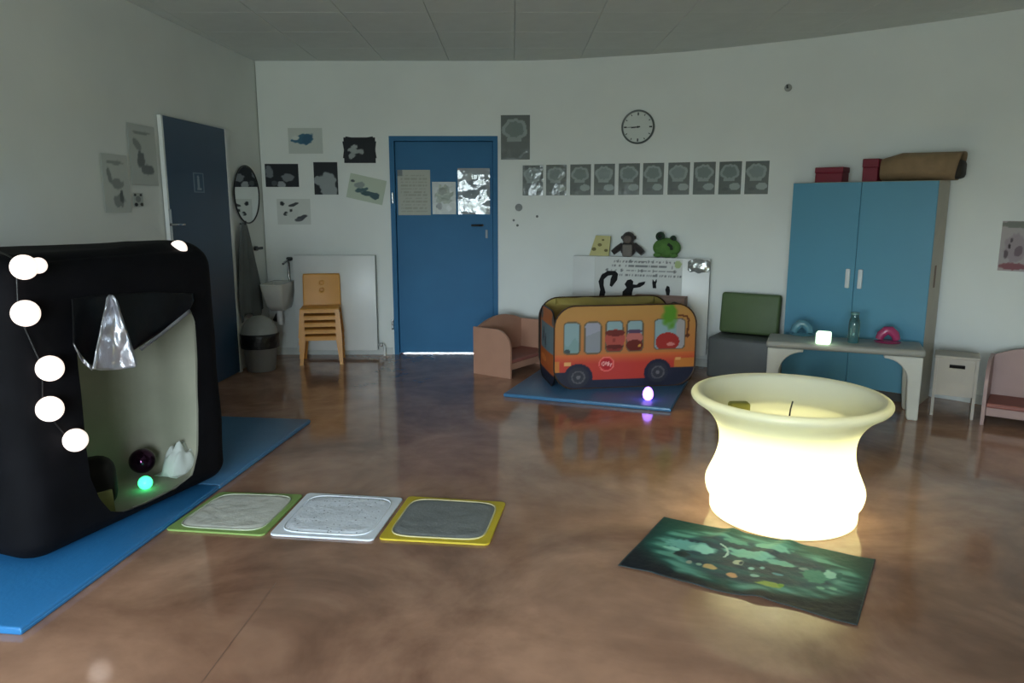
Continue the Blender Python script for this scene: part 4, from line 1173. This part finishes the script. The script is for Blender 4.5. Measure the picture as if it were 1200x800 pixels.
# ------------------------------------------------------------------ printed ocean cloth
FLc, BLc, BRc, FRc = onz(724, 664), onz(778, 607), onz(1026, 657), onz(1005, 733)
e1 = ((FRc - FLc) + (BRc - BLc)) / 2; e2 = ((BLc - FLc) + (BRc - FRc)) / 2
def st_of(px, py):
    q = onz(700 + px / 3.43, 590 + py / 3.43) - FLc
    det = e1.x * e2.y - e1.y * e2.x
    return ((q.x * e2.y - q.y * e2.x) / det, (e1.x * q.y - e1.y * q.x) / det)
def blob_px(px, py, rx, ry, col, ang=0.0, rough=.3):
    s, t = st_of(px, py); s2, _ = st_of(px + rx, py + rx * .42); _, t2 = st_of(px, py - ry)
    return (s, t, abs(s2 - s), abs(t2 - t), ang, col, rough)
TEAL = (96, 190, 172)
ITEMS = [blob_px(370, 175, 95, 24, (110, 176, 176)), blob_px(430, 190, 50, 18, (140, 204, 196)), blob_px(300, 185, 34, 8, (150, 210, 204)),
         blob_px(620, 212, 100, 20, (124, 188, 176)), blob_px(740, 245, 60, 12, (112, 176, 168)), blob_px(705, 185, 80, 14, (110, 174, 164)), blob_px(560, 160, 50, 10, (84, 150, 140)),
         blob_px(640, 190, 20, 12, (30, 70, 78)), blob_px(340, 210, 30, 14, (28, 50, 56)),
         blob_px(455, 260, 30, 12, (196, 168, 120)), blob_px(545, 293, 22, 11, (206, 160, 120)), blob_px(568, 242, 24, 12, (176, 190, 176)), blob_px(580, 245, 8, 8, (40, 60, 76)), blob_px(620, 266, 13, 7, (140, 196, 196)),
         blob_px(633, 297, 20, 7, (140, 190, 190)), blob_px(665, 264, 10, 6, (120, 180, 190)), blob_px(725, 292, 26, 6, (88, 150, 170)), blob_px(690, 336, 50, 15, (146, 176, 84)), blob_px(740, 340, 14, 9, (120, 168, 60)),
         blob_px(370, 240, 12, 8, (150, 160, 150)), blob_px(410, 250, 14, 7, (130, 170, 160)), blob_px(830, 270, 26, 7, (120, 150, 150)),
         blob_px(880, 300, 60, 30, (70, 140, 124)), blob_px(938, 292, 28, 18, (150, 206, 192)), blob_px(975, 296, 14, 14, (30, 96, 90)), blob_px(900, 345, 20, 6, (110, 178, 160)), blob_px(950, 345, 16, 6, (110, 178, 160))]
def ocean(s, t):
    rr = ell(s, t, .5, .52, .46, .44) + .10 * nz(s * 5, t * 4, 1) + .05 * nz(s * 14, t * 9, 2)
    sw = nz(s * 7 + t * 3, t * 16, 5)
    ci = mixc((30, 58, 76), (34, 88, 96), .5 + 1.4 * sw)
    cr = mixc((24, 80, 78), (92, 156, 146), .55 + 1.5 * sw + .5 * nz(s * 3, t * 30, 8))
    co_ = mixc((24, 74, 70), (20, 30, 42), (rr - 1.0) * 3.4 + (.5 - t) * 1.1)
    if t > .6: co_ = mixc(co_, (30, 86, 74), (t - .6) * 1.6)
    c = mixc(ci, cr, (rr - .72) * 9) if rr < .9 else mixc(cr, co_, (rr - .94) * 9)
    for (cx, cy, rx, ry, a_, col, ro) in ITEMS:
        k = ell(s, t, cx, cy, rx, ry, a_) + ro * nz(s * 40, t * 26, cx * 9)
        if k < 1: c = mixc(c, col, (1 - k) * 4)
    if abs(ell(s, t, .30, .56, .10, .16) - 1) < .05 and s > .34 and t > .5: c = (170, 206, 204)
    if min(s, 1 - s, t, 1 - t) < .008: c = (60, 70, 74)
    return c
NXc, NYc = 230, 130
vs = []; cs = []; fs = []
def cloth_z(s, t):
    z = .004 + .006 * (1 + nz(s * 4, t * 3, 11)) * .6
    z += .011 * math.exp(-((s - .36 + .22 * (1 - t)) / .035) ** 2) * (.25 + .75 * t ** 2)
    z += .012 * math.exp(-((s - .63 + .28 * (1 - t)) / .04) ** 2) * (.2 + .8 * t ** 2)
    z += .010 * math.exp(-((s - .62) / .05) ** 2) * math.exp(-(t / .2) ** 2)
    return z
for j in range(NYc + 1):
    for i in range(NXc + 1):
        s, t = i / NXc, j / NYc
        base_p = FLc * (1 - s) * (1 - t) + FRc * s * (1 - t) + BRc * s * t + BLc * (1 - s) * t
        wv = .008 * math.sin(s * 11) * (1 - t) * (s > .02) + .006 * nz(s * 6, 3)
        p = base_p - FLc + e2.normalized() * wv
        vs.append((p.x, p.y, cloth_z(s, t))); cs.append(lin(ocean(s, t)))
for j in range(NYc):
    for i in range(NXc):
        q = j * (NXc + 1) + i; fs.append((q, q + 1, q + NXc + 2, q + NXc + 1))
me = bpy.data.meshes.new('ocean_cloth'); me.from_pydata(vs, [], fs)
at = me.color_attributes.new('print', 'FLOAT_COLOR', 'POINT'); at.data.foreach_set('color', [x for c in cs for x in (c[0], c[1], c[2], 1.0)])
for p_ in me.polygons: p_.use_smooth = True
me.materials.append(M_CLOTHP)
oc = bpy.data.objects.new('ocean_cloth', me); COL.objects.link(oc); oc.location = (FLc.x, FLc.y, 0)
sd_ = oc.modifiers.new('thickness', 'SOLIDIFY'); sd_.thickness = .002
tag(oc, 'dark teal cloth printed with whales and fish on the floor', 'cloth')

# ------------------------------------------------------------------ three sensory tiles
def quad_pts(px): return [onz(*q) for q in px]
def sensory(px, mrim, mpad, label, bumpy=0.0, pz=.016, bcol=(176, 184, 160)):
    P = quad_pts(px)                                  # front-left, front-right, back-right, back-left
    c = sum(P, Vector()) / 4
    r = empty('sensory_tile', (c.x, c.y, 0)); tag(r, label, 'tile', 'sensory floor tiles')
    L = [(p - c) for p in P]
    def bil(s, t): return L[0] * (1 - s) * (1 - t) + L[1] * s * (1 - t) + L[2] * s * t + L[3] * (1 - s) * t
    rim = [bil(x, y) for x, y in rr_poly(1, 1, .05, 4)]
    o = MB().prism([(p.x, p.y) for p in rim], .0005, .010, 'z').build('base_board', mrim, r)
    bv = o.modifiers.new('bevel', 'BEVEL'); bv.width = .003; bv.segments = 2; bv.limit_method = 'ANGLE'; bv.angle_limit = .7
    # pad: rounded square grid with relief
    n = 56; vs = []; fs = []
    for j in range(n + 1):
        for i in range(n + 1):
            a_, b_ = 2 * i / n - 1, 2 * j / n - 1
            f_ = max(abs(a_), abs(b_)) / max(1e-6, (abs(a_) ** 6 + abs(b_) ** 6) ** (1 / 6))   # grid squeezed into a rounded square
            x, y = a_ * f_, b_ * f_
            s, t = .5 + x * .43, .5 + y * .43
            e_ = max(abs(a_), abs(b_))
            z = .0102 + (pz - .010) * min(1, (1 - e_) * 9 + .02)
            if e_ < .9: z += bumpy * max(0, nz(i * .9, j * .9, 3)) + .002 * nz(i * .12, j * .12)
            p = bil(s, t); vs.append((p.x, p.y, z))
    for j in range(n):
        for i in range(n):
            q = j * (n + 1) + i; fs.append((q, q + 1, q + n + 2, q + n + 1))
    pad = MB().add(vs, fs).build('pad', mpad, r, smooth=60)
    # pale stitched border
    ring = []
    for k in range(80):
        a_ = 2 * PI * k / 80; cx_, sy_ = math.cos(a_), math.sin(a_); mx_ = max(abs(cx_), abs(sy_)); a2, b2 = cx_ / mx_, sy_ / mx_
        f_ = 1 / (abs(a2) ** 6 + abs(b2) ** 6) ** (1 / 6); x, y = a2 * f_, b2 * f_
        p = bil((.5 + x * .434), (.5 + y * .434)); ring.append((p.x, p.y, .0115))
    MB().tube(ring, .004, 6, closed=True).build('border', mat('border_' + mrim.name, bcol, .7), r, smooth=60)
    return r
def speckle_mat():
    m = mat('white_speckled_pad', (226, 232, 242), .8, var=.04, bump=.3, bscale=60)
    nt = m.node_tree; b = nt.nodes['Principled BSDF']
    src = b.inputs['Base Color'].links[0].from_socket
    v = nt.nodes.new('ShaderNodeTexVoronoi'); v.inputs['Scale'].default_value = 42
    tc = nt.nodes.new('ShaderNodeTexCoord'); nt.links.new(tc.outputs['Object'], v.inputs['Vector'])
    r = nt.nodes.new('ShaderNodeValToRGB'); r.color_ramp.elements[0].position = .12; r.color_ramp.elements[0].color = (.32, .33, .36, 1); r.color_ramp.elements[1].position = .22; r.color_ramp.elements[1].color = (1, 1, 1, 1)
    mx_ = nt.nodes.new('ShaderNodeMix'); mx_.data_type = 'RGBA'; mx_.blend_type = 'MULTIPLY'; mx_.inputs[0].default_value = 1
    nt.links.new(v.outputs['Distance'], r.inputs[0]); nt.links.new(src, mx_.inputs[6]); nt.links.new(r.outputs[0], mx_.inputs[7]); nt.links.new(mx_.outputs[2], b.inputs['Base Color'])
    return m
sensory([(193, 622), (309, 629), (356, 581), (258, 578)], mat('green_tile_board', (138, 168, 92), .6), mat('pale_grey_fleece', (204, 204, 196), .95, var=.06, bump=.5, bscale=30), 'sensory tile with green border and pale fleece beside the mat')
sensory([(315, 628), (437, 635), (473, 585), (361, 579)], mat('white_tile_board', (228, 234, 244), .6), speckle_mat(), 'white speckled sensory tile between the other two', .004, bcol=(222, 228, 236))
sensory([(443, 633), (573, 640), (593, 590), (479, 583)], mat('yellow_tile_board', (206, 182, 46), .6), mat('dark_grey_felt', (124, 128, 128), .95, var=.08, bump=.3, bscale=70), 'sensory tile with yellow border and dark grey pad', .0, bcol=(206, 198, 150))

# ------------------------------------------------------------------ black play tent
tN, tF = onz(36, 672, .031), onz(276, 556, .031)
td = (tF - tN); td.z = 0; TWd = td.length; td.normalize()
tnrm = Vector((td.y, -td.x, 0))                      # front face normal, towards the room
TDp, THt, TR = .60, 1.245, .13
tent = empty('play_tent', (tN.x, tN.y, .031), math.atan2(td.y, td.x)); tag(tent, 'black fabric den with rounded edges and a side opening', 'play tent')
# local: x along the front face, -y towards the room, z up; box spans x 0..TWd, y 0..TDp
def tent_local(u, v, off=0.0):
    p = onplane(u, v, Vector((tN.x, tN.y, 0)) + tnrm * off, tnrm) - Vector((tN.x, tN.y, .031))
    return (p.dot(td), p.z)
OPEN = [tent_local(u, v) for u, v in [(92, 372), (130, 362), (180, 355), (220, 356), (228, 375), (231, 420), (233, 480), (232, 530), (226, 556), (205, 574), (175, 590), (146, 600), (130, 599), (118, 585), (106, 560), (101, 525), (97, 480), (92, 430), (90, 395)]]
def inside(x, z, poly):
    c = False; n = len(poly); j = n - 1
    for i in range(n):
        (xi, zi), (xj, zj) = poly[i], poly[j]
        if (zi > z) != (zj > z) and x < (xj - xi) * (z - zi) / (zj - zi) + xi: c = not c
        j = i
    return c
def snap(x, z, poly):
    best = None
    for i in range(len(poly)):
        (ax, az), (bx, bz_) = poly[i], poly[(i + 1) % len(poly)]
        t = max(0, min(1, ((x - ax) * (bx - ax) + (z - az) * (bz_ - az)) / ((bx - ax) ** 2 + (bz_ - az) ** 2)))
        q = (ax + t * (bx - ax), az + t * (bz_ - az)); d = (q[0] - x) ** 2 + (q[1] - z) ** 2
        if best is None or d < best[0]: best = (d, q)
    return best[1]
def tent_shell(name, inset, m, wob):
    W, D, H, r = TWd - 2 * inset, TDp - 2 * inset, THt - 2 * inset, TR
    bm = bmesh.new()
    n1, n2, n3 = 54, 26, 58
    grids = []
    def grid(f, a, b):
        rows = [[bm.verts.new(f(i / a, j / b)) for i in range(a + 1)] for j in range(b + 1)]
        for j in range(b):
            for i in range(a):
                bm.faces.new((rows[j][i], rows[j][i + 1], rows[j + 1][i + 1], rows[j + 1][i]))
    grid(lambda s, t: Vector((s * W, 0, t * H)), n1, n3); grid(lambda s, t: Vector((W - s * W, D, t * H)), n1, n3)
    grid(lambda s, t: Vector((0, D - s * D, t * H)), n2, n3); grid(lambda s, t: Vector((W, s * D, t * H)), n2, n3)
    grid(lambda s, t: Vector((s * W, t * D, H)), n1, n2); grid(lambda s, t: Vector((s * W, D - t * D, 0)), n1, n2)
    bmesh.ops.remove_doubles(bm, verts=list(bm.verts), dist=1e-5)
    flat = {}
    for v in bm.verts:
        p = v.co.copy(); flat[v] = p.copy()
        rb = min(r, .10) if p.z < H * .3 else r
        q = Vector((min(max(p.x, r), W - r), min(max(p.y, r), D - r), min(max(p.z, rb), H - r)))
        dlt = p - q
        if dlt.length > 1e-9:
            dn = dlt.normalized()
            s = Vector((dn.x * r, dn.y * r, dn.z * (rb if dn.z < 0 else r)))
            p = q + s
        k = wob * nz(p.x * 3.2, p.y * 3.2 + 7, p.z * 3.2) * min(1, p.z * 6)
        p += dn * k if dlt.length > 1e-9 else Vector()
        if p.z < .0 : p.z = 0
        # the top sags a little in the middle
        if flat[v].z > H - 1e-6: p.z -= .012 * math.sin(PI * min(max((p.x) / W, 0), 1)) 
        v.co = p + Vector((inset, inset, inset))
    dead = [f for f in bm.faces if all(flat[v].y < 1e-6 for v in f.verts) and inside(f.calc_center_median().x, f.calc_center_median().z, OPEN)]
    bmesh.ops.delete(bm, geom=dead, context='FACES')
    for v in bm.verts:
        if any(e.is_boundary for e in v.link_edges):
            x, z = snap(v.co.x, v.co.z, OPEN); v.co.x, v.co.z = x, z
    bmesh.ops.delete(bm, geom=[v for v in bm.verts if not v.link_faces], context='VERTS')
    bmesh.ops.recalc_face_normals(bm, faces=list(bm.faces))
    me = bpy.data.meshes.new(name); bm.to_mesh(me); bm.free()
    for p_ in me.polygons: p_.use_smooth = True
    me.materials.append(m)
    o = bpy.data.objects.new(name, me); COL.objects.link(o); o.parent = tent
    return o
tent_shell('outer_fabric', 0.0, M_TENT, .012)
tent_shell('lining', .012, M_CREAMCLOTH, .010)
def tent_sheet(name, top, bot, m, offf, nu=40, nv=24, parent=tent, thick=.003):
    """cloth spanned between two pixel polylines in front of the tent face"""
    def samp(pl, s):
        k = s * (len(pl) - 1); i = min(int(k), len(pl) - 2); f = k - i
        return (pl[i][0] * (1 - f) + pl[i + 1][0] * f, pl[i][1] * (1 - f) + pl[i + 1][1] * f)
    vs = []; fs = []
    for j in range(nv + 1):
        for i in range(nu + 1):
            s, t = i / nu, j / nv
            a_, b_ = samp(top, s), samp(bot, s)
            u, v = a_[0] * (1 - t) + b_[0] * t, a_[1] * (1 - t) + b_[1] * t
            off = offf(s, t)
            x, z = tent_local(u, v, off); vs.append((x, -off, z))
    for j in range(nv):
        for i in range(nu):
            q = j * (nu + 1) + i; fs.append((q, q + 1, q + nu + 2, q + nu + 1))
    o = MB().add(vs, fs).build(name, m, parent, smooth=70)
    sd_ = o.modifiers.new('thickness', 'SOLIDIFY'); sd_.thickness = thick; sd_.offset = 0
    return o
flap = tent_sheet('door_flap', [(84, 350), (110, 346), (140, 344), (180, 342), (226, 344)], [(86, 405), (106, 428), (134, 424), (160, 408), (190, 388), (222, 364), (227, 352)], M_VINYL,
                  lambda s, t: .006 + .028 * t + .016 * math.sin(s * 14 + t * 2) * t)
tent_sheet('silver_lining', [(125, 349), (128, 345), (133, 346), (137, 352)], [(108, 432), (118, 434), (138, 433), (159, 430), (161, 425)], M_SILVER,
           lambda s, t: .085 + .028 * math.sin(s * 8.5 + 1) * (.3 + .7 * t) + .012 * nz(s * 6, t * 5, 2), 36, 30, parent=flap)
tent_sheet('silver_edge', [(86, 402), (96, 418), (108, 430)], [(88, 408), (97, 425), (108, 434)], M_SILVER, lambda s, t: .052 + .01 * math.sin(s * 9), 16, 4, parent=flap)
tent_sheet('silver_edge', [(163, 408), (190, 388), (222, 362)], [(166, 411), (192, 391), (223, 366)], mat('grey_hem', (120, 122, 128), .4, metal=.3), lambda s, t: .046 + .006 * math.sin(s * 9), 16, 3, parent=flap)

# garland of glowing paper balls hung on the tent
gl = empty('light_garland', (tN.x, tN.y, .031), tent.rotation_euler.z); tag(gl, 'string of glowing white balls hung on the black tent', 'string lights')
M_BALL = mat('paper_ball_glow', (250, 240, 232), .6, emit=(255, 234, 222), estr=1.05)
OFFB = .052
balls = [(28, 313, 14.0), (45, 311, 9.0), (30, 367, 15.0), (58.5, 431.5, 14.8), (58.5, 479, 14.8), (88.5, 515.5, 13.6)]
bpos = []
for u, v, rpx in balls:
    x, z = tent_local(u, v, OFFB)
    p = tent.location + td * x + tnrm * OFFB; depth = (p - Vector(cam.location)).dot(Vector((0, math.cos(PITCH), -math.sin(PITCH))))
    rr = rpx / F_PX * depth * .97
    bpos.append((x, -OFFB - .0, z, rr))
    b_ = MB().sphere((0, 0, 0), rr, rr, rr, 24, 16).build('light_ball', M_BALL, gl, smooth=60)
    b_.location = (x, -OFFB, z)
xb_, zb_ = tent_local(213, 291, -.05)
b_ = MB().sphere((0, 0, 0), .04, .04, .04, 24, 16).build('light_ball', M_BALL, gl, smooth=60); b_.location = (xb_, .07, THt - .034)
cab_pts = [(bpos[0][0] + .04, .14, THt + .004), (bpos[0][0] + .03, .05, THt - .02), (bpos[0][0] + .01, -.008, THt - .08)] + [(x, -.012, z) for x, y, z, r_ in bpos[0:1] + bpos[2:]]
MB().tube(cab_pts, .003, 6).build('cable', M_BLACK, gl, smooth=60)

# things inside the tent
def tent_world(x, y, z): return tent.location + td * x - tnrm * y + Vector((0, 0, z))
def tent_inner(u, v, depth_y):
    p = onplane(u, v, Vector((tN.x, tN.y, 0)) - tnrm * depth_y, tnrm); return p
FLZ = .031 + .014
q = onz(169, 556, FLZ)
q2 = onz(171, 573, FLZ)
o = MB().sphere((0, 0, .034), .034, .034, .034, 24, 16).build('glow_ball', mat('green_glow', (120, 255, 190), .3, emit=(60, 255, 150), estr=2.6), smooth=60)
o.location = q2; tag(o, 'small glowing green ball inside the black tent', 'ball')
o = MB().sphere((0, 0, .07), .066, .066, .066, 32, 20).build('mirror_ball', mat('dark_mirror_ball', (70, 40, 66), .06, metal=.9, var=.3), smooth=60)
o.location = onz(168, 557, FLZ) + Vector((-.02, .04, -.003)); tag(o, 'dark shiny ball behind the green glow ball', 'ball')
# crumpled white cloth
vs = []; fs = []
for j in range(25):
    for i in range(25):
        s, t = i / 24 - .5, j / 24 - .5
        k = max(0, 1 - (s * s + t * t) * 4)
        vs.append((s * .24, t * .14, .13 * k ** .6 * (1 + .5 * nz(s * 5, t * 5, 2)) + .004))
for j in range(24):
    for i in range(24):
        a_ = j * 25 + i; fs.append((a_, a_ + 1, a_ + 26, a_ + 25))
o = MB().add(vs, fs).build('white_cloth', mat('white_crumpled_cloth', (214, 218, 214), .8), smooth=50)
o.modifiers.new('thickness', 'SOLIDIFY').thickness = .003
wq = onz(206, 556, FLZ); o.location = wq + Vector((-.005, .075, .0)); o.rotation_euler = (0, 0, 1.3); tag(o, 'crumpled white cloth at the far end inside the tent', 'cloth')
# dark cushion and olive book
cq = onz(112, 560, FLZ)
o = MB().rbox(-.10, .10, -.09, .09, 0, .24, .07, 4).build('cushion', mat('black_cushion', (22, 20, 18), .8), smooth=60)
cp_ = tent_inner(104, 520, .30); o.location = (cp_.x, cp_.y, FLZ); o.rotation_euler = (0, 0, .6); tag(o, 'dark cushion at the near end inside the tent', 'cushion')
o = MB().rbox(-.05, .05, -.008, .008, 0, .12, .003, 1).build('book', mat('olive_cover', (120, 124, 72), .6)); cp_ = tent_inner(116, 545, .15); o.location = (cp_.x, cp_.y, FLZ + .002); o.rotation_euler = (-.12, 0, .9)
tag(o, 'olive card standing by the dark cushion in the tent', 'book')
